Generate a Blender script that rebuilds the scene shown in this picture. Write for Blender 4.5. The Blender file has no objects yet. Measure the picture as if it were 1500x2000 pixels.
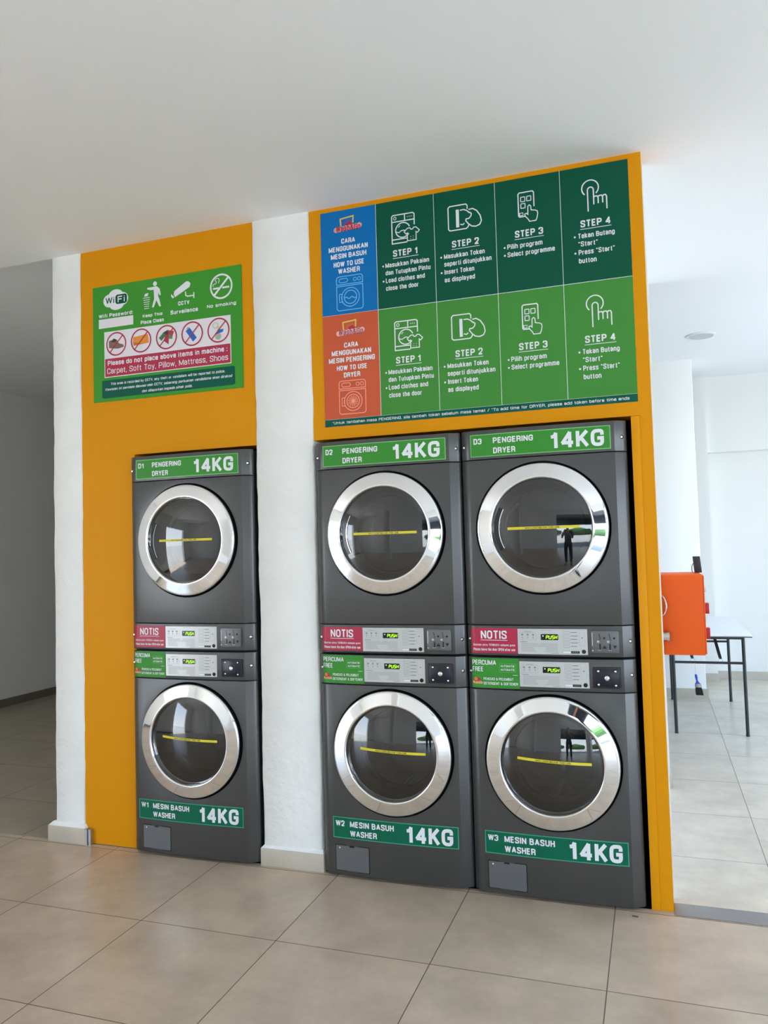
import bpy, bmesh, math, random
from mathutils import Vector, Matrix
random.seed(7)
SC = bpy.context.scene
COL = SC.collection
PI = math.pi

# ------------------------------------------------------------------ camera, sky, sun, exposure
CAMP = (0.55824, -3.33569, 1.46098)
RX = Vector((0.94486064, 0.32628596, -0.02785412)); UX = Vector((0.04171991, -0.03557393, 0.99849584)); FX = Vector((-0.32480429, 0.94460149, 0.04722503))
cd = bpy.data.cameras.new('camera'); cam = bpy.data.objects.new('camera', cd); COL.objects.link(cam)
cd.sensor_fit = 'VERTICAL'; cd.sensor_height = 36.0; cd.lens = 36.0 * 1523.84 / 2000.0
cd.clip_start = 0.02; cd.clip_end = 300
M = Matrix(((RX.x, UX.x, -FX.x, CAMP[0]), (RX.y, UX.y, -FX.y, CAMP[1]), (RX.z, UX.z, -FX.z, CAMP[2]), (0, 0, 0, 1)))
cam.matrix_world = M
SC.camera = cam
SC.view_settings.view_transform = 'Standard'; SC.view_settings.look = 'None'
SC.view_settings.gamma = 1; SC.view_settings.use_curve_mapping = False
SC.view_settings.exposure = 1.74
try:
    SC.cycles.use_denoising = True
    SC.cycles.max_bounces = 10; SC.cycles.diffuse_bounces = 7; SC.cycles.glossy_bounces = 5; SC.cycles.transparent_max_bounces = 12
    SC.cycles.sample_clamp_indirect = 6; SC.cycles.caustics_reflective = False; SC.cycles.caustics_refractive = False
except Exception: pass

w = bpy.data.worlds.new('sky'); SC.world = w; w.use_nodes = True
nt = w.node_tree; nt.nodes.clear()
wo = nt.nodes.new('ShaderNodeOutputWorld'); bg = nt.nodes.new('ShaderNodeBackground'); tc = nt.nodes.new('ShaderNodeTexCoord')
sp = nt.nodes.new('ShaderNodeSeparateXYZ'); cr = nt.nodes.new('ShaderNodeValToRGB')
nt.links.new(tc.outputs['Generated'], sp.inputs[0]); nt.links.new(sp.outputs['Z'], cr.inputs[0]); nt.links.new(cr.outputs[0], bg.inputs[0]); nt.links.new(bg.outputs[0], wo.inputs[0])
cr.color_ramp.elements[0].position = 0.0; cr.color_ramp.elements[0].color = (0.88, 0.94, 1.0, 1)
cr.color_ramp.elements[1].position = 0.45; cr.color_ramp.elements[1].color = (0.36, 0.58, 0.92, 1)
SKY = 2.4
bg.inputs[1].default_value = SKY
sl = bpy.data.lights.new('sun', 'SUN'); sl.energy = 9.0; sl.angle = 0.02; sl.color = (1.0, 0.97, 0.93)
so = bpy.data.objects.new('sun', sl); COL.objects.link(so)
so.rotation_euler = Vector((-0.30, -0.25, 1.0)).to_track_quat('Z', 'Y').to_euler()
# openings of the hall (used again by the walls further down); a portal sits in each to guide the daylight
OPEN_BACK = [(0.35, 3.3)]          # in the wall behind the camera, x ranges
OPEN_LEFT = [(-6.3, -3.8)]                     # in the left wall, y range of the glass door
OPEN_RIGHT = [(-7.2, -4.0), (-3.3, -1.4), (1.35, 4.3)]          # in the right wall, y ranges
YB, XR, ZO = -7.6, 3.6, 2.7
def portal(loc, sx, sy, rot):
    l = bpy.data.lights.new('daylight_portal', 'AREA'); l.shape = 'RECTANGLE'; l.size = sx; l.size_y = sy
    l.cycles.is_portal = True
    o = bpy.data.objects.new('daylight_portal', l); COL.objects.link(o); o.location = loc; o.rotation_euler = rot
for a, b in OPEN_BACK: portal(((a + b) / 2, YB - .02, ZO / 2), b - a, ZO, (PI / 2, 0, 0))
for a, b in OPEN_LEFT: portal((-5.82, (a + b) / 2, 1.2), b - a, 2.4, (PI / 2, 0, -PI / 2))
for a, b in OPEN_RIGHT: portal((XR + .02, (a + b) / 2, ZO / 2), b - a, ZO, (PI / 2, 0, PI / 2))

# ------------------------------------------------------------------ materials
MATS = {}
def srgb(c):
    return tuple(((x / 255) / 12.92 if x / 255 <= .04045 else ((x / 255 + .055) / 1.055) ** 2.4) for x in c) + (1,)
def mat(name, rgb, rough=.5, metal=0., spec=.5, bump=0., bscale=40, var=0., vscale=3, emit=0., coat=0.):
    if name in MATS: return MATS[name]
    m = bpy.data.materials.new(name); m.use_nodes = True; n = m.node_tree; b = n.nodes['Principled BSDF']
    c = srgb(rgb)
    b.inputs['Base Color'].default_value = c; b.inputs['Roughness'].default_value = rough; b.inputs['Metallic'].default_value = metal
    b.inputs['Specular IOR Level'].default_value = spec; b.inputs['Coat Weight'].default_value = coat
    if emit: b.inputs['Emission Color'].default_value = c; b.inputs['Emission Strength'].default_value = emit
    t = None
    if bump or var:
        t = n.nodes.new('ShaderNodeTexCoord')
    if var:
        z = n.nodes.new('ShaderNodeTexNoise'); z.inputs['Scale'].default_value = vscale; z.inputs['Detail'].default_value = 6
        n.links.new(t.outputs['Object'], z.inputs['Vector'])
        r = n.nodes.new('ShaderNodeValToRGB'); n.links.new(z.outputs['Fac'], r.inputs[0])
        r.color_ramp.elements[0].position = .3; r.color_ramp.elements[1].position = .7
        r.color_ramp.elements[0].color = tuple(max(0, x * (1 - var)) for x in c[:3]) + (1,)
        r.color_ramp.elements[1].color = tuple(min(1, x * (1 + var)) for x in c[:3]) + (1,)
        n.links.new(r.outputs[0], b.inputs['Base Color'])
    if bump:
        z = n.nodes.new('ShaderNodeTexNoise'); z.inputs['Scale'].default_value = bscale; z.inputs['Detail'].default_value = 4
        n.links.new(t.outputs['Object'], z.inputs['Vector'])
        bn = n.nodes.new('ShaderNodeBump'); bn.inputs['Strength'].default_value = bump; bn.inputs['Distance'].default_value = .01
        n.links.new(z.outputs['Fac'], bn.inputs['Height']); n.links.new(bn.outputs[0], b.inputs['Normal'])
    MATS[name] = m; return m

def tile_mat(name, x0, y0, T, base, grout, tj=.0035):
    """large square porcelain tiles laid on a grid through (x0, y0), cloudy mottling inside each tile"""
    m = bpy.data.materials.new(name); m.use_nodes = True; n = m.node_tree; N = n.nodes.new; L = n.links.new; b = n.nodes['Principled BSDF']
    t = N('ShaderNodeTexCoord'); s = N('ShaderNodeSeparateXYZ'); L(t.outputs['Object'], s.inputs[0])
    def mth(op, a, b_=None):
        q = N('ShaderNodeMath'); q.operation = op
        for i, v in enumerate((a, b_)):
            if v is None: continue
            if isinstance(v, (int, float)): q.inputs[i].default_value = v
            else: L(v, q.inputs[i])
        return q.outputs[0]
    def line(sock, o, inc):
        q = mth('DIVIDE', mth('SUBTRACT', sock, o), T)
        fl = mth('FLOOR', q); fr = mth('SUBTRACT', q, fl)
        d = mth('MINIMUM', fr, mth('SUBTRACT', 1.0, fr))
        return fl, mth('LESS_THAN', d, tj / 2 / T)
    fx, gx = line(s.outputs[0], x0, 0); fy, gy = line(s.outputs[1], y0, 0)
    g = mth('MAXIMUM', gx, gy)
    # per-tile offset of the clouding
    cb = N('ShaderNodeCombineXYZ'); L(mth('MULTIPLY', fx, 3.7), cb.inputs[0]); L(mth('MULTIPLY', fy, 5.3), cb.inputs[1]); 
    va = N('ShaderNodeVectorMath'); va.operation = 'ADD'; L(t.outputs['Object'], va.inputs[0]); L(cb.outputs[0], va.inputs[1])
    z = N('ShaderNodeTexNoise'); z.inputs['Scale'].default_value = 4.2; z.inputs['Detail'].default_value = 10; z.inputs['Roughness'].default_value = .68; L(va.outputs[0], z.inputs['Vector'])
    r = N('ShaderNodeValToRGB'); L(z.outputs['Fac'], r.inputs[0]); c = srgb(base)
    r.color_ramp.elements[0].position = .33; r.color_ramp.elements[1].position = .68
    r.color_ramp.elements[0].color = tuple(x * .80 for x in c[:3]) + (1,); r.color_ramp.elements[1].color = tuple(x * 1.12 for x in c[:3]) + (1,)
    mx = N('ShaderNodeMix'); mx.data_type = 'RGBA'; L(g, mx.inputs['Factor']); L(r.outputs[0], mx.inputs['A']); mx.inputs['B'].default_value = srgb(grout)
    L(mx.outputs['Result'], b.inputs['Base Color'])
    rr = mth('ADD', mth('MULTIPLY', g, .4), mth('ADD', mth('MULTIPLY', z.outputs['Fac'], .12), .24)); L(rr, b.inputs['Roughness'])
    bn = N('ShaderNodeBump'); bn.inputs['Strength'].default_value = .6; bn.inputs['Distance'].default_value = .002; bn.invert = True; L(g, bn.inputs['Height']); L(bn.outputs[0], b.inputs['Normal'])
    b.inputs['Specular IOR Level'].default_value = .45
    MATS[name] = m; return m

def glass_mat(name, tint, ior, alpha):
    m = bpy.data.materials.new(name); m.use_nodes = True; n = m.node_tree; n.nodes.clear(); N = n.nodes.new; L = n.links.new
    o = N('ShaderNodeOutputMaterial'); mx = N('ShaderNodeMixShader'); f = N('ShaderNodeFresnel'); f.inputs[0].default_value = ior
    g = N('ShaderNodeBsdfGlossy'); g.inputs['Roughness'].default_value = .012; g.inputs[0].default_value = (1, 1, 1, 1)
    t = N('ShaderNodeBsdfTransparent'); t.inputs[0].default_value = tint
    d = N('ShaderNodeBsdfDiffuse'); d.inputs[0].default_value = (.03, .033, .035, 1)
    m2 = N('ShaderNodeMixShader'); m2.inputs[0].default_value = alpha; L(t.outputs[0], m2.inputs[1]); L(d.outputs[0], m2.inputs[2])
    L(f.outputs[0], mx.inputs[0]); L(m2.outputs[0], mx.inputs[1]); L(g.outputs[0], mx.inputs[2]); L(mx.outputs[0], o.inputs[0])
    MATS[name] = m; return m

WHITE = mat('white_wall_paint', (232, 233, 231), .75, spec=.2, bump=.08, bscale=60)
PLASTER = mat('rough_white_plaster', (234, 236, 235), .8, spec=.2, bump=.55, bscale=26, var=.035, vscale=5)
CEILM = mat('white_ceiling_paint', (239, 242, 245), .9, spec=.1, bump=.03, bscale=20)
ORANGE = mat('orange_wall_paint', (218, 146, 4), .5, spec=.14, bump=.05, bscale=14)
ORANGE2 = mat('orange_trim_paint', (222, 150, 10), .42, spec=.2)
RECESS = mat('recess_painted_shade', (26, 26, 28), .9, spec=.1)  # near-black colour stands in for the shade around and behind the machines
SKIRT = mat('beige_skirting_tile', (190, 183, 170), .35, var=.06, vscale=9)
SKIRTD = mat('brown_grey_skirting', (118, 110, 102), .45)
ALU = mat('brushed_aluminium', (186, 188, 190), .35, metal=.85)
THRESH = mat('threshold_steel', (150, 150, 150), .42, metal=.35, var=.05)
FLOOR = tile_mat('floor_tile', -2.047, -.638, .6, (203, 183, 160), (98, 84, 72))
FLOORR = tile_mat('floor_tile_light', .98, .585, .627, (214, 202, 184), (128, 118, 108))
FLOORL = tile_mat('floor_tile_painted_shade', -2.67, .49, .62, (172, 160, 140), (88, 80, 70))  # tile and grout darkened, the left room's shade put into the colour
BODY = mat('charcoal_steel', (84, 85, 86), .34, metal=.55, spec=.4, coat=.06)
BODYD = mat('dark_side_steel', (38, 39, 41), .5, metal=.2)
BLACK = mat('black_rubber', (10, 10, 11), .7, spec=.15)
BLACKG = mat('black_gloss_plastic', (10, 12, 18), .2)
CHROME = mat('polished_chrome', (243, 244, 246), .035, metal=1.)
STEEL = mat('drum_steel', (120, 122, 124), .32, metal=.9)
BOOT = mat('grey_rubber_boot', (30, 31, 33), .45)
GLASSM = glass_mat('smoked_glass', (.48, .51, .53, 1), 1.85, .14)
LWHITE = mat('print_white', (226, 229, 236), .45)
WHITEP = mat('sticker_white', (226, 224, 232), .4)
DGREEN = mat('dryer_label_green', (56, 140, 50), .45, spec=.25)
LGREENB = mat('dryer_label_border', (122, 190, 118), .4)
WGREEN = mat('washer_label_green', (0, 98, 72), .45, spec=.25)
WBORD = mat('washer_label_border', (60, 160, 130), .4)
RED = mat('notice_crimson', (176, 30, 68), .4)
PANELM = mat('silver_control_panel', (196, 199, 200), .32, metal=.25)
PRINTG = mat('grey_print', (128, 132, 136), .5)
PRINTL = mat('light_grey_print', (160, 164, 168), .5)
DISP = mat('display_black_green', (12, 26, 8), .25)
LED = mat('led_green', (150, 235, 30), .5, emit=.55)
PGREEND = mat('poster_dark_green', (0, 82, 60), .5, spec=.2)
PGREEN = mat('poster_light_green', (66, 138, 58), .5, spec=.2)
PBLUE = mat('poster_blue', (0, 110, 180), .5, spec=.2)
PRED = mat('poster_orange_red', (200, 92, 60), .5, spec=.2)
PFOOT = mat('poster_footer_green', (0, 88, 70), .5, spec=.2)
SGREEN = mat('notice_board_green', (62, 148, 48), .5, spec=.2)
LBLUE = mat('print_light_blue', (110, 190, 245), .45)
LPINK = mat('print_salmon', (250, 160, 140), .45)
YEL = mat('yellow_line_sticker', (214, 204, 40), .45)
DARKPR = mat('dark_print', (60, 58, 30), .5)

# ------------------------------------------------------------------ mesh helpers
def link(o, parent=None):
    COL.objects.link(o)
    if parent is not None: o.parent = parent
    return o
def smooth_by_angle(me, ang=35):
    if len(me.polygons) == 0: return
    me.polygons.foreach_set('use_smooth', [True] * len(me.polygons))
    bm = bmesh.new(); bm.from_mesh(me)
    for e in bm.edges:
        if len(e.link_faces) == 2 and e.calc_face_angle(0) > math.radians(ang): e.smooth = False
    bm.to_mesh(me); bm.free()
def mobj(name, bm, mats, parent=None, smooth=0, loc=None):
    me = bpy.data.meshes.new(name)
    bmesh.ops.recalc_face_normals(bm, faces=bm.faces); bm.to_mesh(me); bm.free()
    for m in (mats if isinstance(mats, (list, tuple)) else [mats]): me.materials.append(m)
    if smooth: smooth_by_angle(me, smooth)
    o = bpy.data.objects.new(name, me); link(o, parent)
    if loc: o.location = loc
    return o
def box(bm, x0, x1, y0, y1, z0, z1, mi=0):
    vs = [bm.verts.new(p) for p in ((x0, y0, z0), (x1, y0, z0), (x1, y1, z0), (x0, y1, z0), (x0, y0, z1), (x1, y0, z1), (x1, y1, z1), (x0, y1, z1))]
    for f in ((0, 3, 2, 1), (4, 5, 6, 7), (0, 1, 5, 4), (1, 2, 6, 5), (2, 3, 7, 6), (3, 0, 4, 7)):
        q = bm.faces.new([vs[i] for i in f]); q.material_index = mi
    return vs
def bevbox(bm, x0, x1, y0, y1, z0, z1, r=.003, seg=2):
    b = bmesh.new(); box(b, x0, x1, y0, y1, z0, z1)
    bmesh.ops.bevel(b, geom=list(b.edges) + list(b.verts), offset=r, segments=seg, affect='EDGES', profile=.5)
    me = bpy.data.meshes.new('t'); b.to_mesh(me); b.free(); bm.from_mesh(me); bpy.data.meshes.remove(me)
def tube(bm, p0, p1, r, n=12, cap=True):
    p0 = Vector(p0); p1 = Vector(p1); d = (p1 - p0).normalized()
    a = d.orthogonal().normalized(); b = d.cross(a)
    A = [bm.verts.new(p0 + r * (math.cos(2 * PI * i / n) * a + math.sin(2 * PI * i / n) * b)) for i in range(n)]
    B = [bm.verts.new(p1 + r * (math.cos(2 * PI * i / n) * a + math.sin(2 * PI * i / n) * b)) for i in range(n)]
    for i in range(n): bm.faces.new((A[i], A[(i + 1) % n], B[(i + 1) % n], B[i]))
    if cap: bm.faces.new(A[::-1]); bm.faces.new(B)
def polytube(bm, pts, r, n=8):
    pts = [Vector(p) for p in pts]; rings = []
    for i, p in enumerate(pts):
        d = (pts[min(i + 1, len(pts) - 1)] - pts[max(i - 1, 0)]).normalized()
        up = Vector((0.1, 1, 0.05)); a = d.cross(up).normalized(); b = d.cross(a).normalized()
        rings.append([bm.verts.new(p + r * (math.cos(2 * PI * k / n) * a + math.sin(2 * PI * k / n) * b)) for k in range(n)])
    for A, B in zip(rings, rings[1:]):
        for i in range(n): bm.faces.new((A[i], A[(i + 1) % n], B[(i + 1) % n], B[i]))
    bm.faces.new(rings[0][::-1]); bm.faces.new(rings[-1])
def lathe(bm, prof, cu, cz, n=96, close0=False, close1=False, mi=0):
    """prof = [(radius, protrusion)] turned about the axis x=cu, z=cz that points along -y"""
    rings = []
    for r, pr in prof:
        if r < 1e-6: rings.append([bm.verts.new((cu, -pr, cz))]); continue
        rings.append([bm.verts.new((cu + r * math.cos(2 * PI * i / n), -pr, cz + r * math.sin(2 * PI * i / n))) for i in range(n)])
    for A, B in zip(rings, rings[1:]):
        for i in range(n):
            j = (i + 1) % n
            if len(A) == 1: f = bm.faces.new((A[0], B[i], B[j]))
            elif len(B) == 1: f = bm.faces.new((A[i], B[0], A[j]))
            else: f = bm.faces.new((A[i], B[i], B[j], A[j]))
            f.material_index = mi

# ---- flat printed artwork: everything is drawn in (u, v) with a small height h and mapped onto its surface
class Art:
    def __init__(s, mats): s.mats = mats; s.v = []; s.f = []
    def mi(s, m):
        if m not in s.mats: s.mats.append(m)
        return s.mats.index(m)
    def poly(s, pts, m, h=.001, raw=False):
        if not raw: s.d = (getattr(s, 'd', 0) + 1) % 12; h += s.d * 1e-5
        k = len(s.v); s.v += [(p[0], p[1], h) for p in pts]; s.f.append((tuple(range(k, k + len(pts))), s.mi(m)))
    def rect(s, x0, x1, y0, y1, m, h=.001, nx=1):
        for i in range(nx):
            a = x0 + (x1 - x0) * i / nx; b = x0 + (x1 - x0) * (i + 1) / nx
            s.poly([(a, y0), (b, y0), (b, y1), (a, y1)], m, h)
    def disc(s, x, y, r, m, h=.001, n=28, ry=None, raw=False):
        ry = ry or r; s.poly([(x + r * math.cos(2 * PI * i / n), y + ry * math.sin(2 * PI * i / n)) for i in range(n)], m, h, raw)
    def stroke(s, pts, wd, m, h=.001, closed=False):
        n = len(pts); k = len(s.v); L = []; s.c = (getattr(s, 'c', 0) + 1) % 25; h += s.c * 1.2e-5
        for i in range(n):
            p = Vector(pts[i]); a = Vector(pts[i - 1]) if (i > 0 or closed) else None; b = Vector(pts[(i + 1) % n]) if (i < n - 1 or closed) else None
            d1 = (p - a).normalized() if a is not None and (p - a).length > 1e-9 else None; d2 = (b - p).normalized() if b is not None and (b - p).length > 1e-9 else None
            if d1 is None: d1 = d2
            if d2 is None: d2 = d1
            n1 = Vector((-d1.y, d1.x)); n2 = Vector((-d2.y, d2.x)); mm = n1 + n2
            mm = mm.normalized() if mm.length > 1e-6 else n1
            sc = min(2.2, 1 / max(.2, mm.dot(n1))) * wd / 2
            L.append((p + mm * sc, p - mm * sc))
        for a, b in L: s.v += [(a.x, a.y, h), (b.x, b.y, h)]
        for i in range(n if closed else n - 1):
            j = (i + 1) % n; s.f.append(((k + 2 * i, k + 2 * i + 1, k + 2 * j + 1, k + 2 * j), s.mi(m)))
    def pen(s, pts, wd, m, h, closed):
        """thick line for lettering: a bar per segment, a dot at soft bends, square overlap at sharp corners, each a hair above the last"""
        n = len(pts); V = [Vector(p) for p in pts]; sharp = {}
        for i in range(n):
            if not closed and i in (0, n - 1): continue
            a, b = V[i] - V[i - 1], V[(i + 1) % n] - V[i]; c = a.normalized().dot(b.normalized())
            if c < .8: sharp[i] = wd * (.5 if c > -.3 else .22)
            else: s.disc(V[i].x, V[i].y, wd / 2, m, h, 10, raw=True); h += 1.2e-5
        for i in range(n if closed else n - 1):
            j = (i + 1) % n; d = (V[j] - V[i]).normalized(); q = Vector((-d.y, d.x)) * wd / 2
            a = V[i] - d * sharp.get(i, 0); b = V[j] + d * sharp.get(j, 0)
            s.poly([a + q, a - q, b - q, b + q], m, h, True); h += 1.2e-5
        return h
    def ring(s, x, y, r, wd, m, h=.001, a0=0, a1=360, n=36, ry=None):
        ry = ry or r; cl = (a1 - a0) >= 360; N_ = n if cl else n + 1
        s.stroke([(x + r * math.cos(math.radians(a0 + (a1 - a0) * i / n)), y + ry * math.sin(math.radians(a0 + (a1 - a0) * i / n))) for i in range(N_)], wd, m, h, cl)
    def rrpts(s, x0, x1, y0, y1, r, n=5):
        o = []
        for cx, cy, a in ((x1 - r, y1 - r, 0), (x0 + r, y1 - r, 90), (x0 + r, y0 + r, 180), (x1 - r, y0 + r, 270)):
            for i in range(n + 1):
                t = math.radians(a + 90 * i / n); o.append((cx + r * math.cos(t), cy + r * math.sin(t)))
        return o
    def rrect(s, x0, x1, y0, y1, r, wd, m, h=.001): s.stroke(s.rrpts(x0, x1, y0, y1, r), wd, m, h, True)
    def rfill(s, x0, x1, y0, y1, r, m, h=.001): s.poly(s.rrpts(x0, x1, y0, y1, r), m, h)
    def text(s, t, x0, x1, y0, y1, m, h=.001, bold=.0, slant=0.):
        """fit the string into the box: y0 = baseline side of the ink, y1 = top of the ink"""
        H = (y1 - y0) / (1.27 if any(c in DESC for c in t) else 1.0); yb = y1 - H; th = (.13 + bold * 2.2) * H
        gs = [GL.get(c, GL['.']) if c != ' ' else None for c in t]; G_ = .075 * H
        ink = [(g[0] * H if g else .22 * H) for g in gs]; n = len(gs)
        fixed = sum(th for g in gs if g); nat = sum(ink) + G_ * (n - 1)
        sc = max(.05, (x1 - x0 - fixed) / nat); x = x0
        for g, w_ in zip(gs, ink):
            if g:
                hh = h
                for cl, pts in g[1]:
                    P_ = []
                    for p in pts:
                        px, py = x + th / 2 + p[0] * w_ * sc, yb + th / 2 + p[1] * (H - th)
                        P_.append((px + slant * (py - yb), py, p[2] * H if len(p) > 2 else 0))
                    hh = s.pen(fillet(P_, cl), th, m, hh, cl)
                x += th
            x += (w_ + G_) * sc
    def build(s, name, mp, parent=None):
        me = bpy.data.meshes.new(name)
        me.from_pydata([mp(*p) for p in s.v], [], [f for f, _ in s.f])
        for m in s.mats: me.materials.append(m)
        me.polygons.foreach_set('material_index', [i for _, i in s.f])
        # faces look towards -y
        flip = [p for p in me.polygons if p.normal.y > 0]
        if flip:
            bm = bmesh.new(); bm.from_mesh(me); bmesh.ops.reverse_faces(bm, faces=[f for f in bm.faces if f.normal.y > 0]); bm.to_mesh(me); bm.free()
        me.update()
        o = bpy.data.objects.new(name, me); return link(o, parent)
def fillet(P_, closed):
    out = []; n = len(P_)
    for i, p in enumerate(P_):
        if p[2] <= 0 or (not closed and i in (0, n - 1)): out.append((p[0], p[1])); continue
        a, b, c = Vector(P_[i - 1][:2]), Vector(p[:2]), Vector(P_[(i + 1) % n][:2])
        d = min(p[2], (a - b).length * .499, (c - b).length * .499); s0 = b + (a - b).normalized() * d; s1 = b + (c - b).normalized() * d
        for k in range(5):
            t = k / 4; q = s0 * (1 - t) ** 2 + b * 2 * t * (1 - t) + s1 * t * t; out.append((q.x, q.y))
    r = [out[0]]
    for q in out[1:]:
        if math.hypot(q[0] - r[-1][0], q[1] - r[-1][1]) > 1e-7: r.append(q)
    return r
DESC = set('gjpqy,')
# a plain condensed sans drawn as strokes: (width, [(closed, points)]), points in fractions of width and cap height, third value = corner radius
def _g():
    r = .26; q = .2; X = .74; F = False; T = True; g = {}
    def D(c, w_, *st): g[c] = (w_, [((T, p[1:]) if p[0] == 'c' else (F, p)) for p in st])
    D('A', .42, [(0, 0), (.5, 1), (1, 0)], [(.17, .3), (.83, .3)])
    D('B', .38, [(0, 0), (0, 1), (.92, 1, q), (.92, .53, q), (0, .53)], [(0, .53), (1, .53, q), (1, 0, q), (-.1, 0)])
    D('C', .36, [(1, .66), (1, 1, r), (0, 1, r), (0, 0, r), (1, 0, r), (1, .34)])
    D('D', .38, ['c', (0, 0), (0, 1), (1, 1, r), (1, 0, r)])
    D('E', .31, [(1, 1), (0, 1), (0, 0), (1, 0)], [(0, .52), (.9, .52)])
    D('F', .30, [(1, 1), (0, 1), (0, -.09)], [(0, .5), (.88, .5)])
    D('G', .38, [(1, .68), (1, 1, r), (0, 1, r), (0, 0, r), (1, 0, r), (1, .46), (.5, .46)])
    D('H', .37, [(0, -.08), (0, 1.08)], [(1, -.08), (1, 1.08)], [(0, .52), (1, .52)])
    D('I', .01, [(.5, -.08), (.5, 1.08)])
    D('J', .30, [(1, 1.08), (1, 0, r), (0, 0, r), (0, .3)])
    D('K', .38, [(0, -.08), (0, 1.08)], [(1, 1.06), (.03, .36)], [(.3, .6), (1.02, -.06)])
    D('L', .29, [(0, 1.08), (0, 0), (1, 0)])
    D('M', .50, [(0, -.08), (0, 1), (.5, .05), (1, 1), (1, -.08)])
    D('N', .38, [(0, -.08), (0, 1), (1, 0), (1, 1.08)])
    D('O', .38, ['c', (0, 0, r), (0, 1, r), (1, 1, r), (1, 0, r)])
    D('P', .36, [(0, -.08), (0, 1), (1, 1, q), (1, .45, q), (0, .45)])
    D('Q', .38, ['c', (0, 0, r), (0, 1, r), (1, 1, r), (1, 0, r)], [(.6, .2), (1.05, -.08)])
    D('R', .37, [(0, -.08), (0, 1), (1, 1, q), (1, .48, q), (0, .48)], [(.4, .48), (.97, .48, .14), (1, -.08)])
    D('S', .36, [(1, .72), (1, 1, r), (0, 1, r), (0, .6, q), (1, .42, q), (1, 0, r), (0, 0, r), (0, .28)])
    D('T', .36, [(-.05, 1), (1.05, 1)], [(.5, 1), (.5, -.08)])
    D('U', .37, [(0, 1.08), (0, 0, r), (1, 0, r), (1, 1.08)])
    D('V', .40, [(0, 1.06), (.5, 0), (1, 1.06)])
    D('W', .62, [(0, 1.06), (.25, 0), (.5, 1), (.75, 0), (1, 1.06)])
    D('X', .40, [(0, -.06), (1, 1.06)], [(0, 1.06), (1, -.06)])
    D('Y', .40, [(0, 1.06), (.5, .42), (1, 1.06)], [(.5, .42), (.5, -.08)])
    D('Z', .36, [(0, 1), (1, 1), (0, 0), (1, 0)])
    D('1', .22, [(-.15, .76), (.45, .78, .1), (.75, 1.0), (.75, -.09)])
    D('2', .36, [(0, .68), (0, 1, r), (1, 1, r), (1, .55, .2), (0, 0), (1.05, 0)])
    D('3', .36, [(0, .74), (0, 1, r), (1, 1, r), (1, .53, q), (.4, .53)], [(.4, .53), (1, .53, q), (1, 0, r), (0, 0, r), (0, .26)])
    D('4', .40, [(.74, -.09), (.74, 1.0), (0, .26), (1.08, .26)])
    D('a', .29, [(0, .56), (0, X, q), (1, X, q), (1, 0)], ['c', (1, .42), (0, .42, q), (0, 0, q), (1, 0, q)])
    D('b', .30, [(0, 1.08), (0, 0)], ['c', (0, 0, q), (0, X, q), (1, X, q), (1, 0, q)])
    D('c', .28, [(1, .5), (1, X, q), (0, X, q), (0, 0, q), (1, 0, q), (1, .24)])
    D('d', .30, [(1, 1.08), (1, -.05)], ['c', (0, 0, q), (0, X, q), (1, X, q), (1, 0, q)])
    D('e', .29, [(0, .38), (1, .38), (1, X, q), (0, X, q), (0, 0, q), (1, 0, q), (1, .2)])
    D('f', .17, [(1.1, 1), (.45, 1, .15), (.45, -.08)], [(-.1, .70), (1.1, .70)])
    D('g', .30, ['c', (0, 0, q), (0, X, q), (1, X, q), (1, 0, q)], [(1, X), (1, -.26, q), (0, -.26, q), (0, -.12)])
    D('h', .29, [(0, -.08), (0, 1.08)], [(0, .5), (0, X, q), (1, X, q), (1, -.08)])
    D('i', .01, [(.5, -.08), (.5, X + .03)], [(.5, .92), (.5, 1.08)])
    D('j', .06, [(.5, X + .03), (.5, -.26, .1), (-.9, -.26)], [(.5, .92), (.5, 1.08)])
    D('k', .30, [(0, -.08), (0, 1.08)], [(.95, X + .03), (.05, .28)], [(.3, .44), (1, -.06)])
    D('l', .01, [(.5, -.08), (.5, 1.08)])
    D('m', .52, [(0, -.08), (0, X + .03)], [(0, .5), (0, X, q), (.5, X, q), (.5, -.08)], [(.5, .5), (.5, X, q), (1, X, q), (1, -.08)])
    D('n', .29, [(0, -.08), (0, X + .03)], [(0, .5), (0, X, q), (1, X, q), (1, -.08)])
    D('o', .30, ['c', (0, 0, q), (0, X, q), (1, X, q), (1, 0, q)])
    D('p', .30, [(0, X + .03), (0, -.33)], ['c', (0, 0, q), (0, X, q), (1, X, q), (1, 0, q)])
    D('q', .30, [(1, X + .03), (1, -.33)], ['c', (0, 0, q), (0, X, q), (1, X, q), (1, 0, q)])
    D('r', .17, [(0, -.08), (0, X + .03)], [(0, .45), (0, X - .02, .18), (1.1, X - .02)])
    D('s', .27, [(1, .56), (1, X, q), (0, X, q), (0, .42, .14), (1, .32, .14), (1, 0, q), (0, 0, q), (0, .18)])
    D('t', .17, [(.45, .98), (.45, 0, .15), (1.1, 0)], [(-.1, .70), (1.1, .70)])
    D('u', .29, [(0, X + .03), (0, 0, q), (1, 0, q), (1, .24)], [(1, X + .03), (1, -.08)])
    D('v', .31, [(0, X + .03), (.5, 0), (1, X + .03)])
    D('w', .48, [(0, X + .03), (.25, 0), (.5, X - .05), (.75, 0), (1, X + .03)])
    D('x', .30, [(0, -.06), (1, X + .03)], [(0, X + .03), (1, -.06)])
    D('y', .31, [(0, X + .03), (.52, .05)], [(1, X + .03), (.42, -.26), (.05, -.26)])
    D('z', .28, [(0, X), (1, X), (0, 0), (1, 0)])
    D('.', .01, [(.5, -.08), (.5, .08)]); D(',', .02, [(.6, .08), (.2, -.2)]); D(':', .01, [(.5, -.08), (.5, .08)], [(.5, .55), (.5, .71)])
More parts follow.
